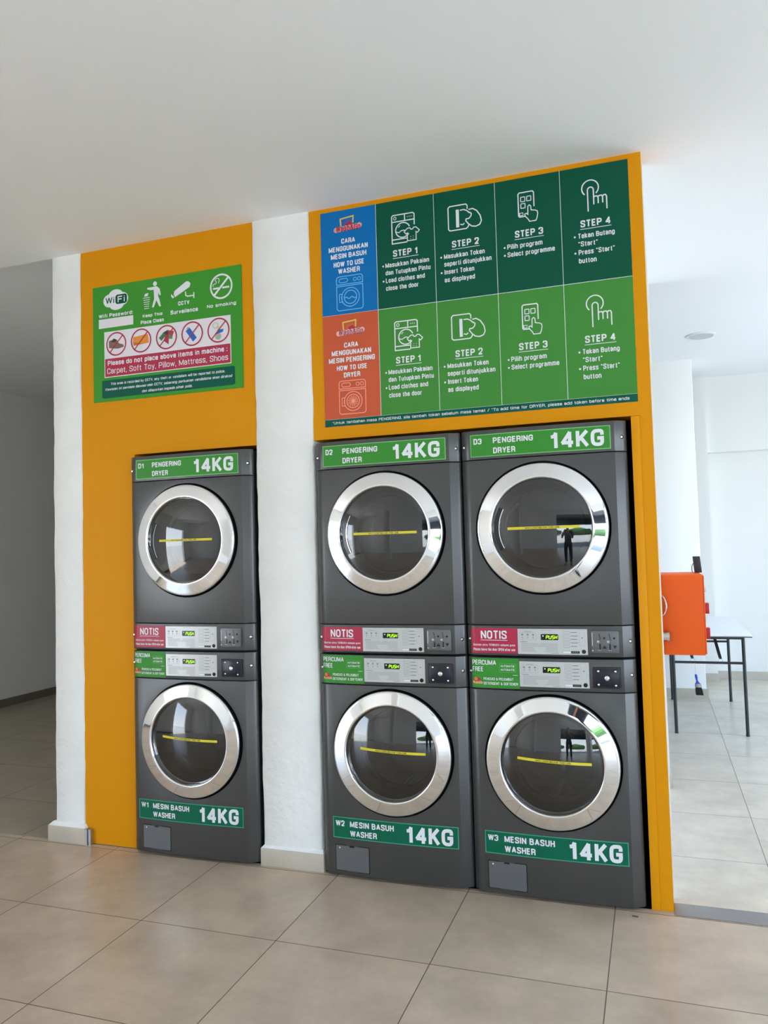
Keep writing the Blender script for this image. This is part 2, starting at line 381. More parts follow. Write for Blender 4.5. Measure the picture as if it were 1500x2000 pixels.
    D('/', .26, [(0, -.08), (1, 1.08)]); D('*', .16, [(0, .82), (1, .98)], [(0, .98), (1, .82)], [(.5, .78), (.5, 1.04)])
    D('&', .40, [(1.1, -.05), (.12, .82, .12), (.45, 1.02, .12), (.75, .8, .1), (.0, .34, .16), (.2, 0, .16), (.7, 0, .14), (1.0, .44)])
    D('-', .2, [(0, .38), (1, .38)]); D('\u201c', .16, [(.1, .78), (.2, 1.04)], [(.8, .78), (.9, 1.04)]); D('\u201d', .16, [(.2, 1.04), (.1, .78)], [(.9, 1.04), (.8, .78)])
    return g
GL = _g()

def structure(o): o['kind'] = 'structure'; return o
def tag(o, label, cat, group=None, kind=None):
    o['label'] = label; o['category'] = cat
    if group: o['group'] = group
    if kind: o['kind'] = kind
    return o
def empty(name, loc, label, cat, group=None, rz=0):
    o = bpy.data.objects.new(name, None); COL.objects.link(o); o.location = loc; o.rotation_euler = (0, 0, rz); o.empty_display_size = .1
    return tag(o, label, cat, group)

# ------------------------------------------------------------------ the hall
ZC, ZL, ZR = 3.07, 3.15, 3.17
XL = -5.6
def slab(name, m, *boxes):
    bm = bmesh.new()
    for b in boxes: box(bm, *b)
    return structure(mobj(name, bm, m))
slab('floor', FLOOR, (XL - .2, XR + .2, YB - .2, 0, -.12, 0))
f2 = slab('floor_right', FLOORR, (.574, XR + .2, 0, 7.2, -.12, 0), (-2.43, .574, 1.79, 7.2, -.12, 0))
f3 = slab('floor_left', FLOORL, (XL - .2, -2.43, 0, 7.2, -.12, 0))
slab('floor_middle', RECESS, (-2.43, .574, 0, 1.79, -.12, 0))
slab('ceiling', CEILM, (XL - .2, XR + .2, YB - .2, 0, ZC, 3.4), (.574, XR + .2, 0, 1.77, ZC, 3.4), (-2.43, .574, 0, 1.77, ZC, 3.4))
slab('ceiling_right', CEILM, (-2.43, XR + .2, 1.77, 7.2, ZR, 3.4))
slab('ceiling_left', CEILM, (XL - .2, -2.43, 0, 7.2, ZL, 3.4))
slab('wall_light_block', WHITE, (-2.43, -2.25, 1.77, 7.2, 0, 3.17))  # added unseen wall, stops light leaking from the right part into the left room
slab('wall_left_back', WHITE, (XL, -2.43, 7.0, 7.2, 0, ZL))
slab('baseboard_left', SKIRTD, (XL, XL + .012, -3.8, 7.0, 0, .078), (XL, XL + .012, -7.6, -6.3, 0, .078))
def wall_with_holes(name, axis, p0, p1, lo, hi, z1, holes, zo):
    bm = bmesh.new(); cur = lo
    for a, b in holes + [(hi, hi)]:
        if a > cur: (box(bm, cur, a, p0, p1, 0, z1) if axis == 'x' else box(bm, p0, p1, cur, a, 0, z1))
        if b > a: (box(bm, a, b, p0, p1, zo, z1) if axis == 'x' else box(bm, p0, p1, a, b, zo, z1))
        cur = b
    return structure(mobj(name, bm, WHITE))
wall_with_holes('wall_left', 'y', XL - .2, XL, YB, 7.2, 3.2, OPEN_LEFT, 2.4)
wall_with_holes('wall_behind', 'x', YB - .2, YB, XL, XR + .2, ZC, OPEN_BACK, ZO)
wall_with_holes('wall_right', 'y', XR, XR + .2, YB, 7.2, 3.2, OPEN_RIGHT, ZO)
# far wall of the right part, its overhanging band and the short return beside the pillar
slab('wall_far_right', WHITE, (1.135, XR, 5.62, 5.8, 0, ZR), (-2.25, 1.135, 5.74, 5.9, 0, ZR), (.85, 1.130, 5.44, 5.62, 0, ZR))
slab('trim_1', WHITE, (1.13, XR, 5.5, 5.62, 2.375, ZR))
slab('baseboard_far_right', SKIRT, (1.125, XR, 5.608, 5.62, 0, .085), (.86, 1.138, 5.428, 5.44, 0, .085), (1.130, 1.138, 5.44, 5.608, 0, .085))
# far pillar behind the table
def rough_column(name, x0, x1, y0, y1, z0, z1, amp=.0035, m=PLASTER):
    bm = bmesh.new(); n = 60; rows = []
    for i in range(n + 1):
        z = z0 + (z1 - z0) * i / n
        def j(k): return amp * (math.sin(z * 5.3 + k * 2.1) * .4 + math.sin(z * 13.7 + k * 4.4) * .35 + random.uniform(-.5, .5))
        a, b = x0 + j(1), x1 + j(2); r = .006
        rows.append([bm.verts.new(p) for p in ((a, y1, z), (a, y0 + r, z), (a + r, y0, z), (b - r, y0, z), (b, y0 + r, z), (b, y1, z))])
    for A, B in zip(rows, rows[1:]):
        for i in range(6): bm.faces.new((A[i], A[(i + 1) % 6], B[(i + 1) % 6], B[i]))
    bm.faces.new(rows[0]); bm.faces.new(rows[-1][::-1])
    return structure(mobj(name, bm, m, smooth=50))
rough_column('wall_far_pillar', .15, .966, 4.52, 4.95, 0, ZR, .002, WHITE)
slab('baseboard_far_pillar', SKIRT, (.15, .982, 4.505, 4.52, 0, .085), (.966, .982, 4.52, 4.95, 0, .085))
# white pillars flanking the machines
rough_column('wall_left_pillar', -2.434, -2.252, -.006, .30, .088, ZC)
rough_column('wall_middle_pillar', -1.226, -.927, -.008, .30, .088, ZC)
def skirt(name, x0, x1, y0, y1):
    bm = bmesh.new(); bevbox(bm, x0, x1, y0, y1, 0, .082, .002)
    # sloping bead of white plaster that closes the top of the tile
    o = structure(mobj(name, bm, SKIRT, smooth=40)); 
    b2 = bmesh.new(); v = [b2.verts.new(p) for p in ((x0 + .002, y0 + .002, .082), (x1 - .002, y0 + .002, .082), (x1 - .002, y1, .082), (x0 + .002, y1, .082), (x0 + .018, y0 + .022, .098), (x1 - .012, y0 + .022, .098), (x1 - .012, y1, .098), (x0 + .018, y1, .098))]
    for f in ((0, 3, 2, 1), (4, 5, 6, 7), (0, 1, 5, 4), (1, 2, 6, 5), (2, 3, 7, 6), (3, 0, 4, 7)): b2.faces.new([v[i] for i in f])
    c = mobj('plaster_bead', b2, PLASTER, o); return o
skirt('baseboard_left_pillar', -2.468, -2.236, -.028, .30)
skirt('baseboard_middle_pillar', -1.238, -.917, -.022, .30)
slab('trim_2', ALU, (-2.236, -2.222, -.028, -.002, 0, .078), (-2.219, -2.205, -.022, -.002, 0, .078))
# orange wall with the two machine openings
for i, b in enumerate(((-2.252, -1.926, 0, .12, .004, 1.977), (-2.252, -1.226, 0, .12, 1.977, ZC), (-.927, .574, 0, .12, 1.977, ZC), (.5246, .574, 0, .12, .0, 1.977))):
    slab(('wall_front_left', 'wall_front_upper_left', 'wall_front_upper_right', 'wall_front_right')[i], ORANGE, b)
bm = bmesh.new(); bevbox(bm, .491, .5245, -.006, .12, .0, 1.975, .002); structure(mobj('trim_3', bm, ORANGE2, smooth=40))
slab('trim_4', SKIRTD, (-2.252, -1.926, .003, .12, 0, .004))
# niche behind the machines, its shade painted near-black, and the hidden sides of the block they stand in
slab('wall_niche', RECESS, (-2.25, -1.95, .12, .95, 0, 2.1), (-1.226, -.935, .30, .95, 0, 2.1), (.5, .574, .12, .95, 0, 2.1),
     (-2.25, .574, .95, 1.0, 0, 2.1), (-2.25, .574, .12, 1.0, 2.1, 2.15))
slab('wall_block_left', WHITE, (-2.434, -2.25, .30, 1.77, 0, ZC))
slab('wall_block_back', WHITE, (-2.25, .574, 1.70, 1.77, 0, ZC))
slab('wall_block_right', WHITE, (.570, .578, .12, 1.0, 0, ZC), (.50, .586, 1.0, 1.77, 0.0, ZC))
slab('wall_block_corner', WHITE, (.56, .594, 1.66, 1.772, 0, ZC))
slab('baseboard_block_right', SKIRT, (.578, .605, 1.64, 1.785, 0, .085))
bm = bmesh.new(); bevbox(bm, .576, XR, -.03, .075, 0, .004, .0015); tag(mobj('threshold_strip', bm, THRESH, smooth=30), 'flat grey metal strip set across the floor at the right end of the orange wall', 'floor strip')

# ------------------------------------------------------------------ laundry machines
W = .6866
def front(u):
    """how far the bowed front stands out of the wall plane at u (0..W)"""
    if u < .040: 
        t = max(0, u) / .040; return .016 + (.0395 - .016) * (1 - (1 - t) ** 1.8)
    if u > W - .046:
        t = max(0, W - u) / .046; return .014 + (.0395 - .014) * t if t > .28 else .004 + (.0211 - .004) * math.sqrt(t / .28)
    return .0395 + .0105 * (1 - ((u - W / 2) / (W / 2 - .043)) ** 2)
UPROF = [0, .003, .007, .012, .02, .03, .040] + [.04 + (W - .086) * i / 24 for i in range(1, 24)] + [W - .046, W - .033, W - .022, W - .0129, W - .009, W - .005, W - .002, W]
def onfront(z0): return lambda u, v, h: (u, -(front(u) + h), v - z0)
MESHC = {}
def shell(z0, z1, hole=None, back=.0):
    """one bowed front panel as a closed solid, optionally with the round door hole"""
    bm = bmesh.new(); e = .0022; rows = []
    for z, inset in ((z0, e), (z0 + e * .4, e * .3), (z0 + e * 1.3, 0), (z1 - e * 1.3, 0), (z1 - e * .4, e * .3), (z1, e)):
        rows.append([bm.verts.new((u if 0 < i < len(UPROF) - 1 else u + (inset if i == 0 else -inset), -(front(u) - inset), z)) for i, u in enumerate(UPROF)])
    for A, B in zip(rows, rows[1:]):
        for i in range(len(A) - 1): bm.faces.new((A[i], A[i + 1], B[i + 1], B[i]))
    bk = [(bm.verts.new((r[0].co.x, -back, r[0].co.z)), bm.verts.new((r[-1].co.x, -back, r[-1].co.z))) for r in rows]
    for k in range(5):
        bm.faces.new((bk[k][0], rows[k][0], rows[k + 1][0], bk[k + 1][0])); bm.faces.new((rows[k][-1], bk[k][1], bk[k + 1][1], rows[k + 1][-1])); bm.faces.new((bk[k][1], bk[k][0], bk[k + 1][0], bk[k + 1][1]))
    bm.faces.new([bk[0][0]] + [bk[0][1]] + rows[0][::-1]); bm.faces.new(rows[-1] + [bk[5][1], bk[5][0]])
    return bm
def cut(bm, cu, cz, r):
    me = bpy.data.meshes.new('a'); bmesh.ops.recalc_face_normals(bm, faces=bm.faces); bm.to_mesh(me); bm.free()
    o = bpy.data.objects.new('a', me); COL.objects.link(o)
    b = bmesh.new(); lathe(b, [(0, .2), (r, .2), (r, -.2), (0, -.2)], cu, cz, 96); bmesh.ops.recalc_face_normals(b, faces=b.faces)
    mc = bpy.data.meshes.new('c'); b.to_mesh(mc); b.free(); c = bpy.data.objects.new('c', mc); COL.objects.link(c)
    md = o.modifiers.new('b', 'BOOLEAN'); md.object = c; md.operation = 'DIFFERENCE'; md.solver = 'EXACT'
    dg = bpy.context.evaluated_depsgraph_get(); res = bpy.data.meshes.new_from_object(o.evaluated_get(dg))
    out = bmesh.new(); out.from_mesh(res)
    bpy.data.objects.remove(o); bpy.data.objects.remove(c)
    return out
def part(key, name, make, mats, parent, smooth=0):
    """mesh made once per key, a fresh object per machine"""
    if key not in MESHC:
        o = mobj(name, make(), mats, parent, smooth); MESHC[key] = o.data; return o
    o = bpy.data.objects.new(name, MESHC[key]); return link(o, parent)
def artpart(key, name, draw, parent, z0):
    if key not in MESHC:
        a = Art([]); draw(a); o = a.build(name, onfront(z0), parent); MESHC[key] = o.data; return o
    o = bpy.data.objects.new(name, MESHC[key]); return link(o, parent)

def body(z0, z1):
    def mk():
        bm = bmesh.new(); a, b = .004, W - .004; y0, y1 = -.002, .74; t = .012; h = z1 - z0
        for q in ((a, a + t, y0, y1, 0, h), (b - t, b, y0, y1, 0, h), (a + t, b - t, y0, y1, 0, t), (a + t, b - t, y0, y1, h - t, h), (a + t, b - t, y1 - t, y1, t, h - t)): box(bm, *q)
        return bm
    return mk
def screw(parent, u, v, z0):
    def mk():
        bm = bmesh.new(); y = front(u)
        lathe(bm, [(.0085, y - .002), (.0085, y + .0012), (.0062, y + .0016), (.0060, y - .0005)], u, v - z0, 20, mi=0)
        lathe(bm, [(.0056, y), (.0056, y + .003), (.0040, y + .0048), (0, y + .0054)], u, v - z0, 18, mi=1)
        return bm
    part(('screw', round(u, 3), round(v, 3)), 'screw', mk, [BODYD, CHROME], parent, 30)

def door(parent, cu, cz, z0, dryer):
    z = cz - z0; K = 'dryer' if dryer else 'washer'
    def gas():
        bm = bmesh.new(); lathe(bm, [(.2798, .0425), (.2798, .030), (.2745, .030), (.2725, .034), (.2722, .0545), (.2705, .0562), (.266, .0562)], cu, z); return bm
    def ringm():
        bm = bmesh.new()
        lathe(bm, [(.2680, .0550), (.2710, .0560), (.2708, .0600), (.2690, .0634), (.2662, .0656)] + [(.2645 - .0495 * i / 8, .0662 + .0098 * i / 8) for i in range(9)] + [(.2120, .0763), (.2095, .0752), (.2072, .0728), (.2058, .0690), (.2050, .0635), (.2050, .030)], cu, z, 144); return bm
    def gl():
        prof = []
        for i in range(25):
            r = .2048 * (1 - i / 24); prof.append((r, dome(r, dryer)))
        bm = bmesh.new(); lathe(bm, prof, cu, z, 96); return bm
    def boot():
        bm = bmesh.new()
        lathe(bm, [(.2045, .056), (.200, .045), (.190, .020), (.178, 0), (.176, -.03), (.182, -.035), (.182, -.05), (.170, -.055), (.170, -.075), (.180, -.09)], cu, z, 72); return bm
    def drum():
        bm = bmesh.new()
        lathe(bm, [(.180, -.085), (.262, -.095), (.268, -.12), (.268, -.46), (.25, -.485), (.12, -.49), (.10, -.475), (0, -.475)], cu, z, 72)
        for k in range(3):
            a = math.radians(25 + 120 * k)
            pts = []
            for da, rr in ((-.22, .266), (-.05, .215), (.05, .215), (.22, .266)): pts.append((cu + rr * math.cos(a + da), z + rr * math.sin(a + da)))
            F = [bm.verts.new((x, .12, zz)) for x, zz in pts]; B = [bm.verts.new((x, .47, zz)) for x, zz in pts]
            for i in range(3): bm.faces.new((F[i], F[i + 1], B[i + 1], B[i]))
            bm.faces.new(F)
        return bm
    d = part((K, 'door'), 'door', ringm, CHROME, parent, 40); d['label'] = 'polished chrome door ring'
    part((K, 'gasket'), 'door_gasket', gas, BLACK, d, 40)
    part((K, 'glass'), 'door_glass', gl, GLASSM, d, 60)
    if dryer:
        def hd():
            bm = bmesh.new(); n = 14
            for i in range(n):
                for r0, r1, yy, mi in ((.176, .196, .0665, 0), (.1735, .1765, .0705, 1)):
                    q = []
                    for a, r in ((152 + 56 * i / n, r0), (152 + 56 * i / n, r1), (152 + 56 * (i + 1) / n, r1), (152 + 56 * (i + 1) / n, r0)):
                        t = math.radians(a); x = cu + r * math.cos(t); zz = z + r * math.sin(t)
                        q.append((x, dome(r, True) + .001 if mi == 0 else dome(r, True) + .0045, zz))
                    f = [bm.verts.new((x, -(y), zz)) for x, y, zz in q]; b = [bm.verts.new((x, -(y - .012), zz)) for x, y, zz in q]
                    ff = bm.faces.new(f); ff.material_index = mi
                    for s in range(4):
                        g = bm.faces.new((f[s], f[(s + 1) % 4], b[(s + 1) % 4], b[s])); g.material_index = mi
            return bm
        part((K, 'handle'), 'door_handle', hd, [BLACKG, CHROME], d)
    # yellow load-line sticker lying on the domed glass
    a = Art([]); 
    if (K, 'line') not in MESHC:
        if dryer: x0, y0, x1, y1 = .197, 1.531, .492, 1.531
        else: x0, y0, x1, y1 = .206, .586, .503, .574
        n = 16; hw = .0055
        for i in range(n):
            ta, tb = i / n, (i + 1) / n
            xa, xb = x0 + (x1 - x0) * ta, x0 + (x1 - x0) * tb; ya, yb = y0 + (y1 - y0) * ta, y0 + (y1 - y0) * tb
            a.poly([(xa, ya - hw), (xb, yb - hw), (xb, yb + hw), (xa, ya + hw)], YEL, .0006)
        k = len(a.v); a.text('MAX LOAD BELOW THIS LINE', x0 + .075, x1 - .08, -.0036, .0036, DARKPR, .0011, .015)
        for i in range(k, len(a.v)):
            u, v, h = a.v[i]; a.v[i] = (u, v + y0 + (y1 - y0) * (u - x0) / (x1 - x0), h)
        def mp(u, v, h):
            r = math.hypot(u - cu, v - cz); return (u, -(dome(r, dryer) + h), v - z0)
        o = a.build('load_line_sticker', mp, d); MESHC[(K, 'line')] = o.data
    else: link(bpy.data.objects.new('load_line_sticker', MESHC[(K, 'line')]), d)
    part((K, 'boot'), 'door_boot', boot, BOOT, parent, 40)
    part((K, 'drum'), 'drum', drum, STEEL, parent, 40)
def dome(r, dryer):
    R = .95 if dryer else .62; r0 = .2048; return .0595 + math.sqrt(R * R - r * r) - math.sqrt(R * R - r0 * r0)

def control(a, x0, x1, y0, y1):
    """silver control panel: outlined areas, indicator marks, rows of buttons, maker's strip, round button"""
    w_, h_ = x1 - x0, y1 - y0
    X = lambda t: x0 + w_ * t; Y = lambda t: y0 + h_ * t
    a.rect(x0, x1, y0, y1, PANELM, .0012, 10)
    H = .0018
    a.rect(X(.10), X(.21), Y(.885), Y(.9), PRINTG, H)
    for k in (.055, .135, .215):
        a.rect(X(k), X(k + .028), Y(.74), Y(.80), PRINTG, H); a.rect(X(k + .006), X(k + .022), Y(.62), Y(.70), PRINTL, H)
    a.rrect(X(.035), X(.27), Y(.56), Y(.85), .002, .0008, PRINTL, H)
    a.rect(X(.35), X(.50), Y(.93), Y(.945), PRINTL, H)
    a.rect(X(.035), X(.14), Y(.475), Y(.495), PRINTG, H)
    for i in range(9): a.rect(X(.05), X(.58), Y(.42 - .04 * i), Y(.435 - .04 * i), PRINTL, H)
    a.rect(X(.48), X(.585), Y(.04), Y(.055), PRINTG, H)
    for i in range(5):
        yy = .87 - .135 * i
        if i < 4 or True:
            a.rrect(X(.66), X(.755), Y(yy - .045), Y(yy + .035), .0025, .0009, PRINTG, H); a.rect(X(.77), X(.855 + .012 * (i % 2)), Y(yy - .015), Y(yy + .015), PRINTG, H)
    a.rrect(X(.885), X(.965), Y(.36), Y(.96), .002, .0009, PRINTL, H); a.rect(X(.915), X(.94), Y(.64), Y(.68), PRINTG, H)
    a.rect(X(.655), X(.765), Y(.055), Y(.135), LWHITE, H); a.rrect(X(.655), X(.765), Y(.055), Y(.135), .0005, .0007, PRINTG, H + .0003)
    a.rect(X(.765), X(.885), Y(.05), Y(.14), BLACKG, H)
    for i in range(6): a.rect(X(.78 + .016 * i), X(.788 + .016 * i), Y(.075), Y(.115), PRINTG, H + .0004)
    a.disc(X(.945), Y(.125), .0085, BLACKG, .0028)
SEG = {'P': 'abefg', 'U': 'bcdef', 'S': 'afgcd', 'H': 'bcefg'}
def display(a, x0, x1, y0, y1):
    a.rfill(x0, x1, y0, y1, .002, BLACKG, .0022)
    a.disc(x0 + .009, y1 - .0075, .003, LWHITE, .0028)
    w_ = (x1 - x0); cw = .0078; ch = (y1 - y0) * .52; yb = y0 + (y1 - y0) * .22; xs = x0 + w_ * .30
    for i, ch_ in enumerate('PUSH'):
        x = xs + i * (cw + .0042); t = .0022; S = lambda *p: a.stroke([(q[0] + .12 * (q[1] - yb), q[1]) for q in p], t, LED, .0028)
        m_ = yb + ch / 2; tp = yb + ch
        for s in SEG[ch_]:
            if s == 'a': S((x, tp), (x + cw, tp))
            if s == 'b': S((x + cw, m_), (x + cw, tp))
            if s == 'c': S((x + cw, yb), (x + cw, m_))
            if s == 'd': S((x, yb), (x + cw, yb))
            if s == 'e': S((x, yb), (x, m_))
            if s == 'f': S((x, m_), (x, tp))
            if s == 'g': S((x, m_), (x + cw, m_))
def framed(a, x0, x1, y0, y1, fill, bord):
    a.rect(x0, x1, y0, y1, bord, .0009, 12); a.rect(x0 + .0035, x1 - .0035, y0 + .0035, y1 - .0035, fill, .0013, 12)

def make_dryer(k, x, label):
    z0 = .994; t = empty('dryer', (x, 0, z0), label, 'dryer', 'dryers stacked on the washers')
    part('dbody', 'cabinet_body', body(.994, 1.954), BODYD, t)
    part('dhead', 'header_panel', lambda: shell(1.8325 - z0, 1.958 - z0), BODY, t, 24)
    part('dfront', 'front_panel', lambda: cut(shell(1.1275 - z0, 1.8295 - z0), .336, 1.531 - z0, .2795), BODY, t, 24)
    part('dfascia', 'control_fascia', lambda: shell(.9985 - z0, 1.1245 - z0), BODY, t, 24)
    door(t, .336, 1.531, z0, True)
    lb = artpart('dlab', 'number_label', lambda a: framed(a, .043, .626, 1.8435, 1.940, DGREEN, LGREENB), t, z0); lb['label'] = 'green number label'
    artpart(('dnum', k), 'number', lambda a: a.text('D%d' % k, .058, .094, 1.898, 1.923, LWHITE, .002, .034), lb, z0)
    artpart('dcap', 'capacity', lambda a: a.text('14KG', .384, .600, 1.857, 1.927, LWHITE, .002, .034), lb, z0)
    def let(a):
        a.text('PENGERING', .143, .314, 1.898, 1.923, LWHITE, .002, .034); a.text('DRYER', .143, .238, 1.855, 1.880, LWHITE, .002, .034)
    artpart(('dlet', k), 'lettering', let, lb, z0)
    nx0 = .018; nx1 = .2175 if k > 1 else .2075
    st = artpart(('notis', k), 'notice_sticker', lambda a: (a.rect(nx0, .042, 1.008, 1.1135, RED, .001, 8), a.rect(.042, nx1, 1.008, 1.1135, RED, .001, 5)), t, z0); st['label'] = 'crimson notice sticker'
    def nt_(a):
        c = (nx0 + nx1) / 2; a.text('NOTIS', c - .056, c + .056, 1.068, 1.103, LWHITE, .0018, .02)
        a.rect(c - .058, c + .058, 1.0615, 1.0635, LWHITE, .0018)
        a.text('Biarkan pintu TERBUKA selepas guna', nx0 + .010, nx1 - .010, 1.036, 1.047, LWHITE, .0018, .006)
        a.text('Please leave the door OPEN after use', nx0 + .010, nx1 - .010, 1.018, 1.029, LWHITE, .0018, .006)
    artpart(('notlet', k), 'lettering', nt_, st, z0)
    px0 = .2195 if k > 1 else .2095; px1 = .503 if k > 1 else .496
    cp = artpart(('dpan', k), 'control_panel', lambda a: control(a, px0, px1, 1.007, 1.1115), t, z0); cp['label'] = 'silver control panel'
    artpart(('ddis', k), 'display', lambda a: display(a, px0 + .0965, px0 + .167, 1.066, 1.0905), cp, z0)
    def coin():
        bm = bmesh.new(); bevbox(bm, .517, .6265, -.0515, -.040, 1.016 - z0, 1.106 - z0, .003)
        return bm
    cs = part('coin', 'coin_panel', coin, mat('coin_panel_steel', (108, 110, 113), .4, metal=.5), t, 40); cs['label'] = 'steel coin slot panel'
    def slots(a):
        for q in (.553, .592):
            a.stroke([(q - .004, 1.094), (q + .001, 1.068)], .0018, BLACKG, .008); a.disc(q - .008, 1.062, .0045, LWHITE, .008); a.disc(q - .008, 1.062, .0035, ALU, .0084)
            a.rect(q - .0035, q + .0015, 1.030, 1.053, BLACKG, .008); a.disc(q + .016, 1.076, .0042, BLACKG, .008)
        a.poly([(.561, 1.034), (.578, 1.034), (.5695, 1.047)], BLACKG, .008); a.poly([(.602, 1.047), (.617, 1.047), (.6095, 1.034)], BLACKG, .008)
        a.rect(.5215, .5235, 1.045, 1.098, LWHITE, .008); a.disc(.523, 1.026, .0025, LWHITE, .008)
        for q in (.545, .585): a.rect(q - .003, q + .012, 1.0265, 1.0285, ALU, .008)
    o = Art([]); 
    if 'slots' not in MESHC:
        slots(o); ob = o.build('coin_slot', lambda u, v, h: (u, -(.0515 + h - .0075), v - z0), cs); MESHC['slots'] = ob.data
    else: link(bpy.data.objects.new('coin_slot', MESHC['slots']), cs)
    for u, v in ((.668, 1.890), (.013, 1.889), (.668, 1.062), (.012, 1.067)): screw(t, u, v, z0)
    return t
def logo_basket(a, x, y, s, h):
    """small print: red-and-orange laundry mark"""
    a.disc(x, y + .1 * s, .36 * s, RED, h, ry=.30 * s); a.disc(x - .22 * s, y + .22 * s, .2 * s, mat('print_orange', (224, 120, 50), .5), h + .0002)
    a.text('Wash&Go', x - .6 * s, x + .6 * s, y - .34 * s, y - .02 * s, mat('print_peach', (240, 170, 130), .5), h + .0005, .03)
def make_washer(k, x, label):
    z0 = 0.; t = empty('washing_machine', (x, 0, 0), label, 'washing machine', 'washing machines under the dryers')
    part('wbody', 'cabinet_body', lambda: (lambda b: (bmesh.ops.translate(b, verts=b.verts, vec=(0, 0, .016)), b)[1])(body(.016, .991)()), BODYD, t)
    part('wfascia', 'control_fascia', lambda: shell(.8575, .9895), BODY, t, 24)
    part('wfront', 'front_panel', lambda: cut(shell(.013, .8545), .342, .565, .2795), BODY, t, 24)
    door(t, .342, .565, 0, False)
    for u in (.05, W - .05):
        for y in (.02, .66):
            def ft(u=u, y=y):
                bm = bmesh.new(); tube(bm, (u, y, 0), (u, y, .018), .022, 16); return bm
            part(('foot', u, y), 'foot', ft, BLACK, t, 40)
    lb = artpart(('wlab', k), 'number_label', lambda a: framed(a, .051, .630, .1735, .2665, WGREEN, WBORD), t, z0) if k > 1 else \
        artpart(('wlab', k), 'number_label', lambda a: framed(a, .038, .618, .172, .2655, WGREEN, WBORD), t, z0)
    lb['label'] = 'dark green number label'
    s = 0 if k > 1 else -.012
    artpart(('wnum', k), 'number', lambda a: a.text('W%d' % k, .064 + s, .108 + s, .2265, .2515, LWHITE, .002, .034), lb, z0)
    artpart(('wcap', k), 'capacity', lambda a: a.text('14KG', .397 + s, .606 + s, .184, .256, LWHITE, .002, .034), lb, z0)
    def let(a):
        a.text('MESIN BASUH', .134 + s, .342 + s, .2255, .2515, LWHITE, .002, .034); a.text('WASHER', .134 + s, .262 + s, .185, .211, LWHITE, .002, .034)
    artpart(('wlet', k), 'lettering', let, lb, z0)
    nx0 = .017; nx1 = .221 if k > 1 else .2065
    st = artpart(('perc', k), 'notice_sticker', lambda a: (a.rect(nx0, .042, .8615, .9865, DGREEN, .001, 8), a.rect(.042, nx1, .8615, .9865, DGREEN, .001, 5)), t, z0); st['label'] = 'green free detergent sticker'
    def nt_(a):
        q = (nx1 - nx0) / .204; X = lambda v: nx0 + (v - .017) * q
        a.text('PERCUMA', X(.020), X(.124), .958, .978, LWHITE, .0018, .012); a.text('FREE', X(.020), X(.068), .930, .950, LWHITE, .0018, .012)
        a.rrect(X(.138), X(.207), .929, .965, .002, .0008, LGREENB, .0018)
        a.text('AUTOMATIK', X(.143), X(.202), .950, .959, LWHITE, .0018, .01); a.text('AUTOMATIC', X(.143), X(.202), .935, .944, LWHITE, .0018, .01)
        a.rect(X(.022), X(.214), .9165, .918, LWHITE, .0018)
        a.text('PENCUCI & PELEMBUT', X(.068), X(.196), .894, .905, LWHITE, .0018, .012); a.text('DETERGENT & SOFTENER', X(.068), X(.214), .875, .886, LWHITE, .0018, .012)
        logo_basket(a, X(.042), .890, .036, .0018)
    artpart(('perlet', k), 'lettering', nt_, st, z0)
    px0 = .2225 if k > 1 else .2095; px1 = .5045 if k > 1 else .4945
    cp = artpart(('wpan', k), 'control_panel', lambda a: control(a, px0, px1, .872, .9765), t, z0); cp['label'] = 'silver control panel'
    artpart(('wdis', k), 'display', lambda a: display(a, px0 + .0965, px0 + .167, .931, .9555), cp, z0)
    def cb():
        bm = bmesh.new(); bevbox(bm, .518, .629, -.0500, -.040, .874, .959, .003); return bm
    c = part('cbox', 'coin_box', cb, BODYD, t, 40); c['label'] = 'black coin box with round lock'
    def cf():
        bm = bmesh.new(); bevbox(bm, .526, .622, -.0525, -.045, .879, .951, .002); return bm
    f = part('cface', 'coin_box_door', cf, mat('navy_black', (12, 18, 38), .3), c, 40)
    def lk():
        bm = bmesh.new(); lathe(bm, [(.0095, .050), (.0095, .0565), (.007, .0585), (.004, .0585), (.003, .0570), (0, .0570)], .574, .916, 24)
        for u, v in ((.541, .943), (.608, .943), (.541, .889), (.608, .887)): lathe(bm, [(.004, .050), (.004, .0535), (.002, .0545), (0, .0548)], u, v, 12)
        return bm
    part('clock', 'lock', lk, CHROME, c, 40)
    def ht():
        bm = bmesh.new()
        Y = lambda u: front(u)
        bevbox(bm, .063, .2215, -.0535, -.036, .0325, .1415, .0035)
        # taper so that the flap follows the bowed front
        for v in bm.verts:
            if v.co.y < -.045: v.co.y = -(front(v.co.x) + .0022 - (.0025 if False else 0))
        return bm
    artpart('hgap', 'hatch_gap_shadow', lambda a: a.rfill(.0605, .2242, .0300, .1440, .005, BLACK, .0006), t, 0)  # flat black rectangle painting the shadow in the gap round the hatch
    h = part('hatch', 'drain_hatch', ht, mat('hatch_grey', (104, 107, 110), .4, metal=.35), t, 40); h['label'] = 'square drain hatch'
    a = Art([])
    if 'hmarks' not in MESHC:
        a.disc(.082, .131, .0035, LWHITE, .003); a.rfill(.130, .152, .1365, .1425, .002, BLACKG, .0030)
        o = a.build('catch', onfront(0), h); MESHC['hmarks'] = o.data
    else: link(bpy.data.objects.new('catch', MESHC['hmarks']), h)
    for u, v in ((.668, .927), (.012, .930)): screw(t, u, v, z0)
    return t
MX = [-1.9318, -.9085, -.2155]
DL = ['dark grey dryer labelled D1, standing alone left of the middle white pillar', 'dark grey dryer labelled D2, right beside the middle white pillar', 'dark grey dryer labelled D3, at the right end beside the orange wall edge']
WL = ['dark grey washing machine labelled W1, standing alone left of the middle white pillar', 'dark grey washing machine labelled W2, right beside the middle white pillar', 'dark grey washing machine labelled W3, at the right end beside the orange wall edge']
